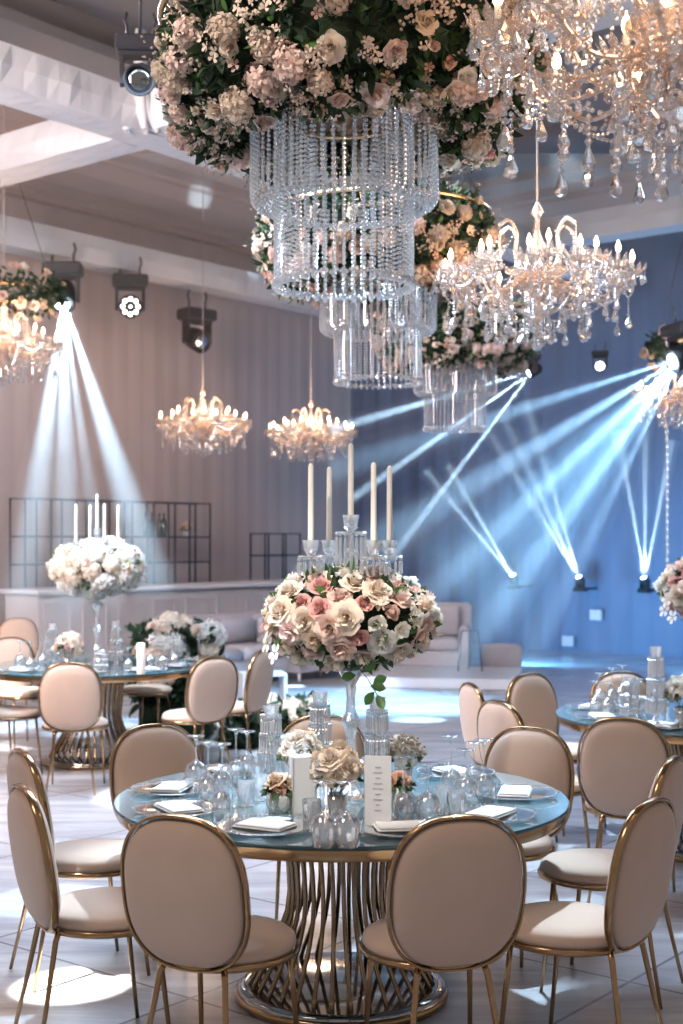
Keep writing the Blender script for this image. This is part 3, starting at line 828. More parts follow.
        for i in range(55):
            p, d = bp(rn.uniform(0, 149.4), 150, rn.uniform(.94, 1.04))
            for j in range(4):
                fr = rn.uniform(.012, .02); g = MB()
                for k in range(5): petal(g, 2*PI*k/5+rn.random(), .5, .001, fr, fr*rn.uniform(.3, .8), 0, fr*.1, 2, 2)
                m.add(g.v, g.f, Matrix.Translation(p+rdir(rn)*.022) @ align(d+rdir(rn)*.6).to_matrix().to_4x4())
        o = m.build('filler_florets', PET['cream'], t); o['kind'] = 'stuff'
        # a few orchid-like white blooms on the left
        om = MB()
        for k in range(5): petal(om, 2*PI*k/5+.3, .55, .004, .05, .008, 0, .004, 3, 3)
        orm = om.mesh('orchid', PET['white'])
        for (x, y, z) in ((-.300, -.08, .64), (-.31, -.06, .585), (-.28, -.12, .55)):
            link('orchid', orm, t, (x, y, z), align((-.9, -.45, .1+z*.3), x*20), .8)
    else:
        n = 30
        for i in range(n):
            p, d = bp(i, n, .86); k = rn.choice([1, 1, 2]) if p.x > -.1 else rn.choice([1, 2, 2])
            link('hydrangea', CM[k], t, p-d*.04, align(d, rn.random()*6), rn.uniform(.95, 1.2))
        for i in range(18):
            p, d = bp(i+.5, 18, 1.03); k = rn.choice([0, 5, 7, 2]); link('rose', RM[k], t, p-d*.03, align(d), 1.1)
    return t
centrepiece((.035, 5.08, .75), 'tall crystal candelabra with five ivory tapers and cream rose ball on the front table', 'roses', 2, (.315, .175, .28), .675)
centrepiece((T2.x+.02, T2.y, .75), 'candelabra with five tapers and white hydrangea ball on the left rear table', 'hydrangea', 4, (.37, .20, .30), .76)
centrepiece((T3.x+.04, T3.y, .75), 'rose ball candelabra on the right table, cut by the right picture edge', 'roses', 9, (.30, .18, .27), .70)

# ------------------------------------------------------------------ table ware
def crystal_holder(loc, h, label, group='crystal candle holders', tiers=2):
    t = thing('candle_holder', label, 'candle holder', loc, 0, group)
    m = MB().lathe([(0, 0), (.045, 0), (.048, .006), (.03, .02), (.014, .035), (.02, .05), (.012, .065), (.012, h*.45), (.022, h*.5), (.012, h*.55), (.012, h*.8), (.026, h*.84), (.03, h*.93), (.034, h), (.028, h), (.02, h*.88), (0, h*.86)], 12)
    m.build('stem', MT['crystal'], t, smooth=False)
    zs = [.36, .60, .84]
    for z in zs:
        q = .053-.024*(z-.36)
        d = MB().lathe([(.012, 0), (q, .006), (q+.003, .010), (q, .013), (.012, .010)], 16, (0, 0, h*z)).build('dish', MT['crystal'], t, smooth=False)
        r = MB(); prism_ring(r, q-.002, 20, h*z+.004, h*.19, .0042); r.build('prisms', MT['crystal'], d, smooth=False)
    return t
for (px, py, h, l) in [
    (271, 783, .31, 'prism-hung crystal candle holder left of the frosted vase on the front table'),
    (320, 775, .34, 'tallest prism-hung crystal candle holder at the foot of the candelabra stem'),
    (377, 795, .37, 'prism-hung crystal candle holder behind the white menu card')]:
    p = on_plane(px, py, .75); crystal_holder(p, h, l)
for (px, py, h, l) in [
    (52, 668, .34, 'crystal candle holder on the left rear table, leftmost'), (116, 668, .36, 'crystal candle holder on the left rear table, right of the candelabra'),
    (101, 672, .16, 'short crystal candle holder on the left rear table at the foot of the candelabra')]:
    p = on_plane(px, py, .75); crystal_holder(p, h, l)
for (px, py, h, l) in [(656, 728, .42, 'tiered crystal candle holder on the right table'), (630, 722, .24, 'short crystal candle holder on the right table left of the tiered one')]:
    p = on_plane(px, py, .75); crystal_holder(p, h, l)

def wine_glass_me(h, rb, bowl):
    """an upside-down stem glass: rim on the table, foot in the air"""
    m = MB(); t = .0016
    out_ = [(rb*.86, 0), (rb*.98, bowl*.35), (rb, bowl*.6), (rb*.75, bowl*.88), (rb*.2, bowl*1.02), (.004, bowl*1.1), (.0038, h*.85), (.008, h*.96), (.034, h-.004), (.036, h), (0, h)]
    inn = [(rb*.15, bowl*.98), (rb*.72, bowl*.86), (rb-t, bowl*.6), (rb*.98-t, bowl*.35), (rb*.86-t, 0)]
    m.lathe(list(reversed(out_))+list(reversed(inn)), 18); m.f = m.f[:-1]; m.mi = m.mi[:-1]
    return m.mesh('wine_glass', MT['glassware'])
WG = [wine_glass_me(.225, .040, .10), wine_glass_me(.205, .046, .105), wine_glass_me(.185, .036, .095)]
tm = MB().lathe([(0, .002), (.027, .002), (.029, .006), (.033, .09), (.0315, .09), (.0275, .012), (0, .010)], 12)
for k in range(12):
    a = 2*PI*k/12; tm.tube([(.0285*cos(a), .0285*sin(a), .01), (.0315*cos(a+.3), .0315*sin(a+.3), .055)], .0016, 4)
TMm = tm.mesh('tumbler', MT['crystal'], smooth=False)
wl = [(208, 803, 0, 'inverted stem glass, leftmost front one of the left cluster on the front table'),
 (222, 798, 1, 'inverted wide stem glass second in the left cluster on the front table'),
 (236, 786, 0, 'inverted stem glass at the back of the left cluster on the front table'),
 (247, 776, 2, 'inverted stem glass at the far right of the left cluster on the front table'),
 (221, 818, 2, 'inverted stem glass nearest the viewer in the left cluster on the front table'),
 (196, 788, 1, 'inverted stem glass between the plates and the left cluster'),
 (324, 846, 1, 'inverted stem glass below the roses, left of the front pair'),
 (347, 846, 1, 'inverted stem glass below the roses, right of the front pair'),
 (404, 822, 0, 'inverted stem glass just right of the white menu card'),
 (428, 823, 1, 'inverted stem glass second to the right of the menu card'),
 (451, 795, 0, 'tall inverted stem glass left in the right-hand cluster of the front table'),
 (466, 806, 1, 'inverted stem glass in the middle of the right-hand cluster'),
 (484, 800, 0, 'inverted stem glass rightmost in the right-hand cluster'),
 (474, 790, 2, 'inverted stem glass behind the others of the right-hand cluster')]
for (px, py, k, l) in wl:
    tag(link('wine_glass', WG[k], None, on_plane(px, py, .75), (0, 0, px)), l, 'wine glass', 'inverted stem glasses on the front table')
for (px, py, l) in [(246, 806, 'small cut tumbler left of the frosted vase, front one'), (262, 800, 'small cut tumbler between the left glass cluster and the rose cup'), (256, 788, 'small cut tumbler behind two others near the left glass cluster'),
                    (443, 812, 'small cut tumbler at the front of the right-hand glass cluster'), (456, 818, 'small cut tumbler beside a white napkin at the right-hand cluster'),
                    (312, 826, 'small cut tumbler left of the front inverted glasses')]:
    tag(link('tumbler', TMm, None, on_plane(px, py, .75)), l, 'glass', 'cut tumblers on the front table')
for i, (px, py, k) in enumerate([(600, 708, 1), (612, 706, 0), (622, 702, 0), (608, 716, 2), (640, 716, 1), (596, 714, 2)]):
    tag(link('wine_glass', WG[k], None, on_plane(px, py, .75)), 'inverted stem glass on the right table, %s' % ['left of the tallest two', 'tall one standing third from the left', 'tall one at the back beside the candle holder', 'short front one', 'just left of the tiered candle holder', 'leftmost of the group'][i], 'wine glass', 'inverted stem glasses on the right table')
for i, (px, py, k) in enumerate([(20, 668, 1), (30, 672, 0), (42, 668, 0), (150, 668, 0), (163, 669, 1), (174, 667, 0), (128, 672, 2)]):
    tag(link('wine_glass', WG[k], None, on_plane(px, py, .75)), 'inverted stem glass on the left rear table, %s' % ['leftmost near the picture edge', 'second from the left', 'third from the left', 'first one right of the white pillar candle', 'second one right of the white pillar candle', 'rightmost near the table edge', 'between candle holder and pillar candle'][i], 'wine glass', 'inverted stem glasses on the left rear table')

pl = MB(); pl.lathe([(0, .004), (.10, .004), (.105, .006), (.155, .014), (.160, .017), (.155, .018), (.104, .010), (0, .009)], 40)
for k in range(60):
    a = 2*PI*k/60; pl.ico((.158*cos(a), .158*sin(a), .017), .0052)
PLm = pl.mesh('charger_plate', crystal('plate_glass', (.90, .95, .97), .30, .08))
pc = MB(); pc.lathe([(0, 0), (.06, 0), (.10, .010), (.118, .016), (.118, .018), (.098, .013), (0, .006)], 36); PCm = pc.mesh('plate', pbr('white_china', (.80, .82, .84), .15, spec=.6))
nk = MB(); nk.box(-.092, .092, -.060, .060, 0, .008, bev=.003); nk.box(-.084, .090, -.056, .055, .0078, .015, bev=.003); NKm = nk.mesh('napkin', MT['linen'], False)
def setting(c, ang, desc, group):
    """charger with a folded napkin on it, at bearing ang (0 = toward camera) from table centre"""
    a = rad(ang); d = Vector((sin(a), -cos(a), 0)); p = Vector((c.x, c.y, .75))+d*.655
    tag(link('charger_plate', PLm, None, p), 'beaded glass charger plate '+desc, 'plate', group+' plates')
    tag(link('napkin', NKm, None, p+Vector((0, 0, .0105)), (0, 0, a+random.uniform(-.25, .25))), 'folded white napkin '+desc, 'napkin', group+' napkins')
for (a, d) in [(-23, 'before the front left chair'), (18, 'before the front centre-right chair'), (52, 'at the front right of the front table'), (90, 'at the far right of the front table'), (-62, 'at the left of the front table, nearer one'), (-98, 'at the left edge of the front table, farther one'), (134, 'before the far right chair of the front table'), (178, 'on the far side of the front table behind the centrepiece'), (222, 'before the chair behind left glasses')]:
    setting(T1, a, d, 'front table')
for (a, d) in [(-38, 'before the chair seen from behind'), (-75, 'on the left edge of the right table'), (-115, 'at the far left of the right table'), (5, 'at the near side of the right table'), (-160, 'on the far side of the right table')]:
    setting(T3, a, d, 'right table')
for (a, d) in [(3, 'at the near side of the left rear table'), (45, 'at the right of the left rear table near the half-turned chair'), (80, 'at the right edge of the left rear table'), (-42, 'at the left of the left rear table')]:
    setting(T2, a, d, 'left rear table')

# small posies
def posy(loc, label, n, R, kinds, vase='clear', seed=0, zf=.12, sprig=False):
    rn = random.Random(seed); t = thing('flower_vase', label, 'flowers', loc, 0, 'small table flowers')
    if vase == 'clear':
        m = MB().lathe([(0, .003), (.03, .003), (.034, .008), (.030, .05), (.036, .11), (.034, .11), (.028, .05), (.03, .012), (0, .01)], 16); m.build('vase', MT['crystal'], t)
    else:
        m = MB().lathe([(0, 0), (.035, 0), (.045, .02), (.048, .045), (.042, .072), (.039, .072), (.043, .045), (.04, .02), (0, .012)], 18); m.build('pot', MT['ceramic'], t)
    m = MB()
    for i in range(7):
        a = i*2.4; m.tube([(.012*cos(a), .012*sin(a), .015), (.02*cos(a+1), .02*sin(a+1), zf*.7), (R*.4*cos(a), R*.4*sin(a), zf+R*.3)], .002, 5)
    m.build('stems', MT['stem'], t)
    m = MB()
    for i in range(26):
        d = rdir(rn); d.z = abs(d.z)*.6-.35; leaf(m, Vector((0, 0, zf+R*.3))+d*R*.6, d+rdir(rn)*.4, .05, .012, .3, rdir(rn))
    o = m.build('foliage', MT['leaf'], t); o['kind'] = 'stuff'
    for i in range(n):
        z = 1-1.25*(i+.5)/n; a = i*2.39996+seed; s = math.sqrt(max(0, 1-z*z)); d = Vector((s*cos(a), s*sin(a), z))
        link('rose', RM[rn.choice(kinds)], t, Vector((0, 0, zf+R*.35))+d*R*.85-d*.025, align(d+rdir(rn)*.2), rn.uniform(.95, 1.2))
    if sprig:
        m = MB()
        for i in range(260):
            d = rdir(rn); d.z = abs(d.z); m.ico(Vector((0, 0, zf+R*.3))+d*R*rn.uniform(.8, 1.25), .006)
        o = m.build('seed_heads', MT['sprig'], t, smooth=False); o['kind'] = 'stuff'
posy(on_plane(337, 826, .75), 'cream rose posy in a clear vase in front of the candelabra stem', 15, .085, [0, 5, 0, 0, 7], 'clear', 1, .16)
posy(on_plane(300, 790, .75), 'cream rose posy half hidden behind the frosted vase', 12, .075, [0, 5, 7], 'clear', 2, .13)
posy(on_plane(404, 792, .75), 'small bouquet of dried seed heads and cream roses right of the menu card', 8, .07, [0, 5, 1], 'clear', 3, .12, True)
posy(on_plane(279, 812, .75), 'peach roses in a low textured cup left of the frosted vase', 5, .045, [3, 7], 'pot', 4, .07)
posy(on_plane(398, 806, .75), 'low peach rose cup right of the menu card behind the inverted glasses', 5, .045, [3, 3, 7], 'pot', 5, .07)
posy(on_plane(68, 672, .75), 'blush flower posy on the left rear table left of the candelabra', 14, .12, [2, 8, 0], 'clear', 6, .14)
posy(on_plane(681, 728, .75), 'white rose posy in a vase on the right table at the picture edge', 12, .085, [5, 0, 5], 'clear', 7, .16)

def boxy(name, mat, px, py, w, h, d, label, cat, rz=0, frame=None):
    t = MB(); t.box(-w/2, w/2, -d/2, d/2, 0, h, bev=min(.004, d*.3)); o = t.build(name, mat, None, False, on_plane(px, py, .75), (0, 0, rz)); return tag(o, label, cat)
# frosted square vase (open box)
m = MB(); w = .042; h = .20
for (x0, x1, y0, y1) in ((-w, w, -w, -w+.005), (-w, w, w-.005, w), (-w, -w+.005, -w, w), (w-.005, w, -w, w)): m.box(x0, x1, y0, y1, 0, h)
m.box(-w, w, -w, w, 0, .006)
tag(m.build('frosted_vase', MT['frost'], None, False, on_plane(303, 812, .75), (0, 0, .2)), 'tall frosted white square vase left of the front rose posy', 'vase')
# menu card in a small stand
t = thing('menu_card', 'tall white menu card standing right of the rose posy, printed with small grey lines', 'menu card', on_plane(378, 829, .75), rad(-8))
MB().box(-.045, .045, -.002, .002, .012, .245).build('card', MT['paper'], t, False)
m = MB().box(-.047, .047, -.02, .02, 0, .014, bev=.003); m.build('stand', MT['crystal'], t, False)
m = MB()
for i in range(9):
    ww = [.010, .016, .008, .014, .018, .009, .015, .007, .012][i]; m.box(-ww, ww, -.0032, -.002, .205-i*.018, .209-i*.018)
m.build('printed_lines', MT['ink'], t, False)
t = thing('pillar_candle', 'white pillar candle on the left rear table between the glasses', 'candle', on_plane(141, 674, .75))
MB().lathe([(0, 0), (.03, 0), (.032, .004), (.032, .22), (.028, .226), (0, .222)], 20).build('wax', MT['wax'], t); MB().tube([(0, 0, .22), (0, 0, .235)], .002, 5).build('wick', MT['wick'], t)

# ------------------------------------------------------------------ floral banks behind the left table
def bank(name, label, p0, p1, z0, z1, depth, nf, nl, seed, kinds):
    rn = random.Random(seed); t = thing(name, label, 'flowers', (p0+p1)/2, 0, 'floral banks on the floor'); o0 = (p0+p1)/2; d = (p1-p0); L = d.length; d.normalize(); s = Vector((-d.y, d.x, 0))
    m = MB(); hx = L/2
    ang = math.atan2(d.y, d.x)
    m.box(-hx*.9, hx*.9, -depth*.3, depth*.3, 0, z1*.7, Matrix.Rotation(ang, 4, 'Z'), bev=.03); m.build('planter', MT['leaf_dark'], t)
    m = MB()
    for i in range(nl):
        u = rn.uniform(-hx, hx); v = rn.uniform(-depth/2, depth/2); z = rn.uniform(z0, z1); p = d*u+s*v+Vector((0, 0, z)); leaf(m, p, rdir(rn)+Vector((0, 0, .3)), rn.uniform(.08, .14), rn.uniform(.02, .035), .3, rdir(rn))
    o = m.build('foliage', MT['leaf_dark'], t); o['kind'] = 'stuff'
    for i in range(nf):
        u = rn.uniform(-hx, hx); v = rn.uniform(-depth/2, depth/2); z = z0+(z1-z0)*(rn.random()**.55); k = rn.choice(kinds)
        lib, kk = (CM, k-20) if k >= 20 else (RM, k)
        link('hydrangea' if k >= 20 else 'rose', lib[kk], t, d*u+s*v+Vector((0, 0, z)), align(rdir(rn)+Vector((0, -.8, .6))), rn.uniform(1.1, 1.5))
bank('flower_bank', 'tall bank of cream flowers and dark foliage behind the left rear table', Vector((-1.80, 11.95, 0)), Vector((-1.1, 11.75, 0)), .25, .97, .3, 60, 1500, 1, [0, 2, 7, 21, 22, 5])
bank('flower_bank', 'low bank of flowers and leaves on the floor right of the edge-on chair', Vector((-1.0, 11.2, 0)), Vector((-.15, 11.5, 0)), .05, .34, .4, 40, 900, 2, [0, 5, 7, 22])

# ------------------------------------------------------------------ lounge and bar at the back
nin = W.copy()
if nin.dot(Vector((0, 8, 0))-A0) < 0: nin = -nin          # from the left wall into the room
def along(px, off):
    """point on a line parallel to the left wall, off metres in front of it, under pixel column px"""
    q = A0+nin*off; k = (px-CX)/FPX
    t = (k*q.y-q.x)/(U.x-k*U.y); return q+U*t
def frame_at(p): return math.atan2(U.y, U.x)
ANG = math.atan2(U.y, U.x)
# bar counter
pA = along(38, 2.4); pB = along(322, 2.4); L = (pB-pA).length
t = thing('bar_counter', 'long pale panelled bar counter before the beige curtain at left', 'bar', pA, ANG)
m = MB().box(0, L, 0, .6, .08, 1.10, bev=.01); m.build('body', MT['bar'], t, False)
m = MB().box(-.06, L+.06, -.08, .66, 1.10, 1.16, bev=.015); m.build('worktop', MT['white_lacquer'], t, False)
m = MB().box(.03, L-.03, .04, .56, 0, .08); m.build('plinth', MT['bar'], t, False)
n = 9
for k in range(n):
    x0 = L*k/n+.08; x1 = L*(k+1)/n-.08; m = MB()
    for (a, b_, c, d) in ((x0, x1, .18, .22), (x0, x1, .96, 1.0), (x0, x0+.04, .22, .96), (x1-.04, x1, .22, .96)): m.box(a, b_, -.02, .005, c, d)
    m.build('panel_moulding', MT['bar'], t, False)
# shelving
def shelf_unit(px0, px1, off, ztop, zbot, ncol, rows, label):
    a = along(px0, off); b_ = along(px1, off); L = (b_-a).length; r = .010
    t = thing('shelf_unit', label, 'shelf', a, ANG)
    m = MB()
    for k in range(ncol+1):
        x = L*k/ncol
        for y in (0, .3): m.box(x-r, x+r, y-r, y+r, 0, ztop)
    for y in (0, .3): m.box(-r, L+r, y-r, y+r, ztop-2*r, ztop)
    m.build('frame', MT['steel'], t, False)
    for z in rows: MB().box(0, L, 0, .3, z-.012, z+.012).build('shelf_board', MT['steel'], t, False)
    return t, a, L
t, a, L = shelf_unit(25, 210, .9, 2.28, 0, 8, [.5, 1.0, 1.42, 1.78], 'black metal shelving unit behind the bar at left')
btm = MB().lathe([(0, 0), (.038, 0), (.04, .01), (.04, .18), (.03, .22), (.013, .26), (.013, .31), (.016, .312), (.016, .33), (0, .33)], 12).mesh('bottle', MT['bottle'])
for i, (f, zz) in enumerate([(.66, 1.792), (.695, 1.792), (.74, 1.792), (.765, 1.792)]):
    p = a+U*(L*f)+Vector((-U.y, U.x, 0))*.15; p.z = zz
    tag(link('bottle', btm, None, p), 'dark bottle on the shelving unit, %s' % ['leftmost of four', 'second of four', 'third of four', 'rightmost of four'][i], 'bottle', 'bottles on the shelving unit')
p = a+U*(L*.90)+Vector((-U.y, U.x, 0))*.15; p.z = 1.792
posy(p, 'small dried flower vase on the right end of the shelving unit', 9, .10, [6, 4, 7], 'pot', 12, .1)
shelf_unit(265, 300, .9, 1.85, 0, 2, [.6, 1.1, 1.5], 'small dark metal shelf behind the sofa, left of the tall candles')
p = a+U*(L*.2)+Vector((-U.y, U.x, 0))*.15; p.z = 1.792

def sofa(loc, rz, w, label, d=.85, back=.82, arms=True):
    t = thing('sofa', label, 'sofa', loc, rz, 'pale lounge sofas')
    MB().box(0, w, 0, d, .10, .30, bev=.02).build('base', MT['sofa'], t, False)
    n = max(1, round(w/.75))
    for k in range(n):
        MB().box(w*k/n+.01+(.13 if k == 0 and arms else 0), w*(k+1)/n-.01-(.13 if k == n-1 and arms else 0), .02, d-.2, .29, .46, bev=.045).build('seat_cushion', MT['sofa'], t)
        MB().box(w*k/n+.03+(.13 if k == 0 and arms else 0), w*(k+1)/n-.03-(.13 if k == n-1 and arms else 0), d-.36, d-.2, .46, back-.03, bev=.05).build('back_cushion', MT['sofa'], t)
    MB().box(0, w, d-.2, d, .10, back, bev=.05).build('backrest', MT['sofa'], t, False)
    if arms:
        for x in (0, w-.14): MB().box(x, x+.14, 0, d-.02, .10, .62, bev=.04).build('armrest', MT['sofa'], t, False)
    for x in (.06, w-.06):
        for y in (.06, d-.06): MB().lathe([(.018, 0), (.022, .10)], 10, (x, y, 0)).build('foot', MT['white_lacquer'], t)
    return t
q = along(200, 3.9); sofa(q, ANG, 2.3, 'long pale sofa in front of the bar right of the half-turned chair')
q = along(300, 4.1); sofa(q, ANG, 1.9, 'pale sofa behind the rose ball centrepiece', back=.80)
q = P(388, 640, 17.5); q.z = 0; sofa(q, rad(-8), 1.05, 'pale sofa with a high back to the right of the rose ball', back=.90)
q = P(300, 668, 15); q.z = 0
# low white platform
m = MB().box(0, 1.9, 0, 1.6, 0, .12, bev=.01); o = m.build('stage_platform', MT['white_lacquer'], None, False, Vector((.15, 15.9, 0)), (0, 0, rad(-10))); tag(o, 'low pale platform on the floor between the sofas and the blue wall', 'platform')
m = MB().box(-.21, .21, -.21, .21, 0, .37, bev=.03); c = P(500, 672, 15.6); c.z = 0
tag(m.build('cube_stool', MT['sofa'], None, False, on_plane(501, 672, 0), (0, 0, .3)), 'pale cube stool on the floor in front of the blue wall', 'stool')
# white side table right of edge-on chair
t = thing('side_table', 'small white open-frame side table behind the edge-on chair', 'table', Vector((-.82, 14.0, 0)), .2)
for (x0, x1, y0, y1, z0, z1, nm) in ((-.23, .23, -.18, .18, .33, .36, 'tabletop'), (-.23, -.20, -.18, .18, 0, .33, 'side_panel'), (.20, .23, -.18, .18, 0, .33, 'side_panel')):
    MB().box(x0, x1, y0, y1, z0, z1, bev=.004).build(nm, MT['white_lacquer'], t, False)
# thin easel frame near cube
t = thing('easel', 'thin dark metal easel standing between the high-backed sofa and the cube stool', 'easel', P(470, 682, 16.6)*1.0)
t.location.z = 0
m = MB(); m.tube([(-.16, 0, 0), (-.1, 0, .62)], .01, 6); m.tube([(.16, 0, 0), (.1, 0, .62)], .01, 6); m.tube([(-.1, 0, .62), (.1, 0, .62)], .01, 6); m.build('front_frame', MT['steel'], t)
m = MB(); m.tube([(0, .3, 0), (0, 0, .62)], .01, 6); m.build('rear_leg', MT['steel'], t)
# pale square plates on the blue wall
def right_wall_pt(px, py, off=.12):
    q = CORNER-Vector((0, 0, 0)); n2 = -U; q = q+n2*off; k = (px-CX)/FPX
    t_ = (k*q.y-q.x)/(W.x-k*W.y); r = q+W*t_; r.z = CH+(HZ-py)*r.y/FPX; return r
for (px, py, l) in ((596, 615, 'upper right of the two pale square plates on the blue wall'), (568, 641, 'lower left of the two pale square plates on the blue wall')):
    tag(MB().box(-.10, .10, -.02, .02, -.08, .08, bev=.006).build('wall_plate', MT['sofa'], None, False, right_wall_pt(px, py), (0, 0, math.atan2(W.y, W.x))), l, 'wall plate', 'pale plates on the blue wall')

# ------------------------------------------------------------------ stage lights
def lamp(name, typ, loc, aim=None, **kw):
    d = bpy.data.lights.new(name, typ)
    for k, v in kw.items(): setattr(d, k, v)
    o = bpy.data.objects.new(name, d); COL.objects.link(o); o.location = loc
    if aim is not None: o.rotation_euler = (Vector(aim)-Vector(loc)).to_track_quat('-Z', 'Y').to_euler()
    return o
def fixture(loc, aim, label, s=1., lens='lens', yoke=True, up=1, name='stage_light', group='hanging stage lights'):
    """moving head: base plate at `loc`+up, yoke, head aimed along `aim`; origin = head centre"""
    d = Vector(aim)-Vector(loc); d.normalize(); rz = math.atan2(d.y, d.x)-PI/2
    if yoke is not True: rz = yoke
    t = thing(name, label, 'stage light', loc, rz, group); d = Matrix.Rotation(-rz, 3, 'Z') @ d
    m = MB(); m.lathe([(0, -.20*s), (.07*s, -.20*s), (.11*s, -.15*s), (.125*s, -.05*s), (.13*s, .06*s), (.135*s, .11*s), (.12*s, .12*s), (.115*s, .10*s), (0, .10*s)], 20)
    o = m.build('head', MT['black'], t, rot=align(d))
    f = MB()
    if lens == 'led':
        for k in range(8):
            a = 2*PI*k/8; f.lathe([(0, .004*s), (.024*s, 0)], 12, (.085*s*cos(a), .085*s*sin(a), .106*s))
            f.f = f.f[:-1] if False else f.f
        f.lathe([(0, .004*s), (.016*s, 0)], 12, (0, 0, .106*s)); f.build('led_ring', MT['led'], o)
    elif lens == 'off':
        f.lathe([(0, .012*s), (.07*s, .008*s), (.105*s, 0)], 20, (0, 0, .102*s)); f.build('lens', MT['mirror'], o)
    else:
        f.lathe([(0, .016*s), (.045*s, .012*s), (.075*s, 0)], 20, (0, 0, .112*s)); f.build('lens', MT[lens], o)
    m = MB()
    for sx in (-1, 1):
        m.box(sx*.15*s-.018*s, sx*.15*s+.018*s, -.06*s, .06*s, -.05*s if up > 0 else -.19*s, .19*s if up > 0 else .05*s, bev=.006*s)
    z = .18*s*up; m.box(-.17*s, .17*s, -.07*s, .07*s, min(z, z+.05*s*up), max(z, z+.05*s*up), bev=.01*s); m.build('yoke', MT['black'], t, False)
    z0, z1 = sorted((.22*s*up, .35*s*up))
    m = MB().box(-.20*s, .20*s, -.13*s, .13*s, z0, z1, bev=.02*s); m.build('base_box', MT['black'], t, False)
    if up > 0:
        m = MB()
        for sx in (-1, 1): m.tube([(sx*.11*s, 0, .34*s), (sx*.11*s, 0, .44*s), (sx*.13*s, 0, .49*s), (sx*.11*s, 0, .56*s)], .014*s, 6)
        m.build('clamp', MT['steel'], t)
    return t
def on_truss(px, py, off=.0):
    q = LT0+nin*off; k = (px-CX)/FPX; t_ = (k*q.y-q.x)/(U.x-k*U.y); r = q+U*t_; r.z = CH+(HZ-py)*r.y/FPX; return r
F1 = on_truss(63, 297, .25); F2 = on_truss(130, 306, .25); F3 = on_truss(197, 312, .25)
for f_ in (F1, F2, F3): f_.z = ZB-.62*1.3
F1.z = P(63, 297, F1.y).z; F2.z = P(130, 306, F2.y).z
fixture(F1, Vector((F1.x+.2, F1.y-3, 1)), 'moving stage light at left shooting pale beams down from the draped truss', 1.25)
fixture(F2, (0, 4, 1.5), 'stage light with a flower-shaped ring of lit leds, middle of three on the left truss', 1.2, 'led')
fixture(F3, F3+Vector((.6, -.7, -.35)), 'unlit black stage light tilted to the right, rightmost of three on the left truss', 1.25, 'off')
upl = fixture(P(140, 80, 9.6), P(110, 60, 7), 'black stage light fixture beside the nearest hanging flower ring at upper left', .85, 'off')
# rod carrying it
m = MB().tube([(.0, 0, .30), (.0, 0, 3.3)], .012, 8); m.build('hanging_rod', MT['steel'], upl)
FR = P(681, 358, 13.2)
fixture(FR, FR+Vector((-3, -1, -1.2)), 'glaring stage light near the right edge throwing broad blue-white beams', .95, 'lens')
FM = P(533, 371, 16.0)
fixture(FM, FM+Vector((-3, -.3, -1.5)), 'small bright stage light right of the farthest flower ring', .55, 'lens')
FW = P(600, 366, 17.5)
fixture(FW, (0, 0, 1.7), 'small stage light with a flower-shaped led face in the dark blue above the floor lamps', .55, 'led')
FL = [right_wall_pt(514, 578, .55), right_wall_pt(580, 580, .55), right_wall_pt(645, 581, .55)]
for i, f_ in enumerate(FL):
    o = fixture(f_, f_+Vector((-.7, -.4, 1.5)), ['leftmost', 'middle', 'rightmost'][i]+' of the three small upward-aimed stage lights low on the blue wall', .5, 'lens', up=-1, group='stage lights low on the blue wall')
    m = MB().tube([(0, 0, -.28*.5), tuple(Matrix.Rotation(-o.rotation_euler.z, 3, 'Z') @ (U*.52))[:2]+(-.28*.5,)], .02, 8); m.build('wall_bracket', MT['black'], o)

# ------------------------------------------------------------------ haze shafts lit by real spot lamps
def haze_mat(name, dens):
    m, nt, out = new_mat(name)
    v = N(nt, 'ShaderNodeVolumeScatter', Density=dens, Anisotropy=0.0); v.inputs[0].default_value = (1, 1, 1, 1)
    nt.links.new(v.outputs[0], out.inputs['Volume']); return m
HZM = {}
def beam(src, dst, half, power, col, dens=.05, label='', off=.16, r0=.06):
    src = Vector(src); dst = Vector(dst); src = src+(dst-src).normalized()*off; d = dst-src; L = d.length; dn = d.normalized()
    key = round(dens, 4)
    if key not in HZM: HZM[key] = haze_mat('stage_haze_%d' % int(dens*1000), dens)
    m = MB(); n = 20; R1 = L*math.tan(half*1.02)
    m.lathe([(0, 0), (r0, 0), (R1+r0, L), (0, L)], n)
    o = m.build('haze_shaft', HZM[key], None, True, src, align(d))
    tag(o, label, 'haze', 'shafts of stage haze', 'stuff')
    s = lamp('beam_lamp', 'SPOT', src-dn*.005, dst, energy=power, color=col, spot_size=half*2, spot_blend=1.0, shadow_soft_size=.012)
    return s
CB = (.55, .80, 1.0)
for i, (px, py, Y, h) in enumerate([(22, 610, 13.5, 3.0), (68, 620, 13.2, 2.7), (106, 610, 13.6, 1.6), (156, 590, 14.2, 3.3)]):
    beam(F1, P(px, py, Y), rad(h), 46000, (.52, .78, 1), .20, 'pale blue light shaft falling from the left moving light, %s' % ['leftmost', 'second from left', 'third from left', 'rightmost'][i], .17)
for i, (px, py, Y, h) in enumerate([(330, 470, 13, 3.0), (300, 590, 13, 4.2), (360, 660, 13, 3.4), (440, 690, 13, 3.6), (510, 700, 13, 2.8), (585, 700, 13, 2.2)]):
    beam(FR, P(px, py, Y), rad(h), 17000, (.34, .66, 1), .12, 'broad blue light shaft from the glaring right stage light, %s' % ['highest', 'second from top', 'third from top', 'fourth from top', 'fifth from top', 'steepest'][i], .14)
for i, (px, py, Y, h) in enumerate([(330, 430, 16.0, 1.9), (350, 500, 16.0, 1.7), (390, 560, 16.0, 1.5)]):
    beam(FM, P(px, py, Y), rad(h), 42000, (.5, .76, 1), .22, 'narrow shaft from the small bright light by the farthest flower ring, %s' % ['top', 'middle', 'lowest'][i], .08)
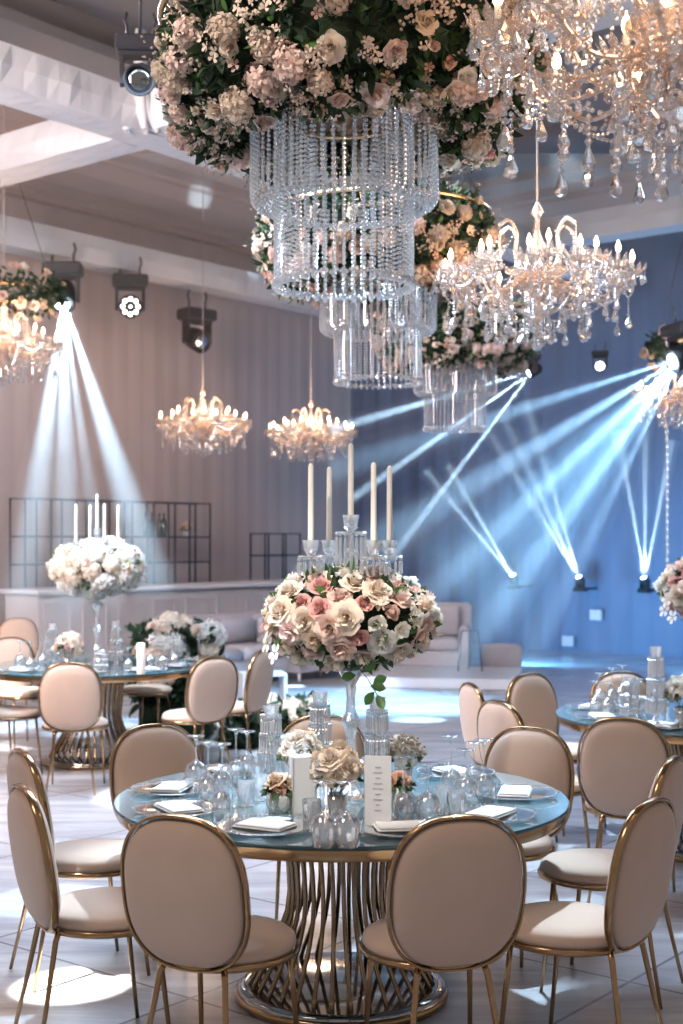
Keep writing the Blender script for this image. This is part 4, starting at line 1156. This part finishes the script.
beam(FR, P(470, 600, 14), rad(19), 13000, (.26, .62, 1), .03, 'wide soft blue haze glow filling the fan under the glaring right stage light', .14)
k = 0
for (s_, targets) in ((FL[0], [(425, 470), (448, 465)]), (FL[1], [(470, 400), (500, 410), (525, 400)]), (FL[2], [(618, 430), (645, 420), (672, 440)])):
    for (px, py) in targets:
        k += 1; beam(s_, P(px, py, s_.y-.3), rad(2.0), 13000, CB, .42, 'thin upward light shaft from the low lights on the blue wall, number of fan position %s' % ['far left', 'next to far left', 'centre left', 'centre', 'centre right', 'right', 'second right', 'far right'][k-1], .075)

c0 = CORNER-U*.15-W*0+Vector((.1, -.1, 0)); sx = (9-c0.x)/W.x; q_ = [c0, Vector((9, 9, 0)), Vector((-11.2, 9, 0))]; q_.insert(1, c0+W*sx)
m = MB(); m.add([(p.x, p.y, z) for z in (.01, 4.3) for p in q_], [(3, 2, 1, 0), (4, 5, 6, 7), (0, 1, 5, 4), (1, 2, 6, 5), (2, 3, 7, 6), (3, 0, 4, 7)])
o = m.build('room_haze', haze_mat('room_haze', .018), None, False)
tag(o, 'thin haze filling the back of the hall', 'haze', None, 'stuff')
# ------------------------------------------------------------------ lighting
for o, e in chl:
    s = o.scale[0]
    lamp('chandelier_glow', 'POINT', o.location+Vector((0, 0, .12)), energy=(26 if o.location.y < 10 else 60)*s*s, color=(1, .66, .45), shadow_soft_size=.3)
# unseen area lamps added to brighten the foreground, curtain wall and right side
lamp('fill_light', 'AREA', (-3.2, 2.0, 6.2), (-.4, 5.2, .6), energy=110, color=(1, .82, .70), size=1.6)
lamp('centrepiece_fill', 'SPOT', (-1.4, .8, 4.2), (0, 5.1, 1.5), energy=500, color=(1, .90, .80), spot_size=rad(13), spot_blend=.6, shadow_soft_size=.08)  # added warm spot, lifts the rose ball from the front left
lamp('fill_light', 'AREA', (-4.6, 6.8, 4.2), (-3.0, 18, 3.2), energy=760, color=(1, .81, .77), size=2.)
lamp('fill_light', 'AREA', (3.5, 11.0, 5.2), (1.5, 10.5, 0), energy=120, color=(.6, .78, 1), size=2.5)
# blue wash on the right wall
for (x, y, e, c) in ((2.4, 18.6, 110, (.16, .54, 1)), (4.8, 16.8, 150, (.16, .54, 1))):
    lamp('blue_wash', 'AREA', (x, y, .3), Vector((x, y, 0))+U*2.2+Vector((0, 0, 1.2)), energy=e, color=c, size=.5)
# stage spots that pool on the floor
def pool(px, py, rpx, e, col, src=None):
    g = on_plane(px, py, 0); s = Vector(src or (g.x-1.2, g.y-3.4, 6.0)); L = (g-s).length
    lamp('pool_spot', 'SPOT', s, g, energy=e*14, color=col, spot_size=2*math.atan(rpx*g.y/FPX/L), spot_blend=.25, shadow_soft_size=.03)
WH = (1, .97, .92)
pool(72, 985, 56, 1300, WH, (-3.2, 3.0, 6)); pool(165, 795, 75, 500, (.9, .95, 1)); pool(45, 900, 60, 300, (.55, .7, 1))
pool(225, 830, 60, 500, (.85, .95, 1)); 
pool(330, 960, 60, 300, (.6, .75, 1)); pool(440, 705, 46, 220, (.8, .9, 1)); pool(370, 690, 34, 220, (.7, .85, 1)); pool(560, 700, 60, 300, (.6, .8, 1)); pool(30, 745, 40, 500, WH); pool(300, 740, 60, 250, (.7, .85, 1))
# unseen lamps added to brighten the table tops, posies, crystals and floor
lamp('table_fill', 'SPOT', (.9, 8.2, 4.9), (0, 5.1, .75), energy=2600, color=(.60, .82, 1), spot_size=rad(24), spot_blend=.4, shadow_soft_size=.06)
lamp('table_fill', 'SPOT', (-3.2, 10.6, 4.9), (T2.x, T2.y, 1.1), energy=2200, color=(.68, .88, 1), spot_size=rad(28), spot_blend=.5, shadow_soft_size=.06)
lamp('table_fill', 'SPOT', (1.6, 10.2, 4.9), (T3.x, T3.y, .75), energy=2200, color=(.60, .82, 1), spot_size=rad(28), spot_blend=.5, shadow_soft_size=.06)
lamp('posy_fill', 'SPOT', (-.9, 2.6, 5.2), (0, 5.0, .85), energy=900, color=(1, .92, .84), spot_size=rad(15), spot_blend=.5, shadow_soft_size=.06)  # added spot that keeps the table roses pale and bright
lamp('crystal_fill', 'SPOT', (-2.2, 3.2, 4.6), (.05, 5.6, 3.0), energy=300, color=(1, .93, .86), spot_size=rad(26), spot_blend=.6, shadow_soft_size=.06)  # added front lamp for the bead strands
lamp('crystal_fill', 'SPOT', (2.6, 8.8, 1.6), (.15, 6.4, 3.0), energy=1500, color=(.66, .84, 1), spot_size=rad(34), spot_blend=.6, shadow_soft_size=.06)  # added cool backlight to brighten the strands
lamp('cool_fill', 'AREA', (-1.2, 8.2, 5.2), (-.8, 7.6, 0), energy=420, color=(.58, .76, 1), size=2.2)  # added overhead fill that cools and lightens the floor
wd = bpy.data.worlds.new('world'); sc.world = wd; wd.use_nodes = True
bg = wd.node_tree.nodes['Background']; bg.inputs[0].default_value = (.70, .61, .57, 1); bg.inputs[1].default_value = .46

# ------------------------------------------------------------------ camera
cd = bpy.data.cameras.new('camera'); cam = bpy.data.objects.new('camera', cd); COL.objects.link(cam); sc.camera = cam
cd.sensor_fit = 'VERTICAL'; cd.sensor_height = 36; cd.sensor_width = 24; cd.lens = FPX*36/1024
cam.location = (0, 0, CH); cam.rotation_euler = (PI/2, 0, 0); cd.shift_y = (HZ-512)/1024
cd.dof.use_dof = True; cd.dof.focus_distance = 4.9; cd.dof.aperture_fstop = 3.2
cd.clip_end = 100
sc.view_settings.view_transform = 'Standard'; sc.view_settings.look = 'None'; sc.view_settings.gamma = 1; sc.view_settings.exposure = 0.0
sc.view_settings.use_curve_mapping = False
cy = sc.cycles
cy.max_bounces = 7; cy.diffuse_bounces = 2; cy.glossy_bounces = 4; cy.transmission_bounces = 6; cy.transparent_max_bounces = 24; cy.volume_bounces = 0
cy.caustics_reflective = False; cy.caustics_refractive = False; cy.sample_clamp_indirect = 8.0; cy.use_denoising = True; cy.use_light_tree = True
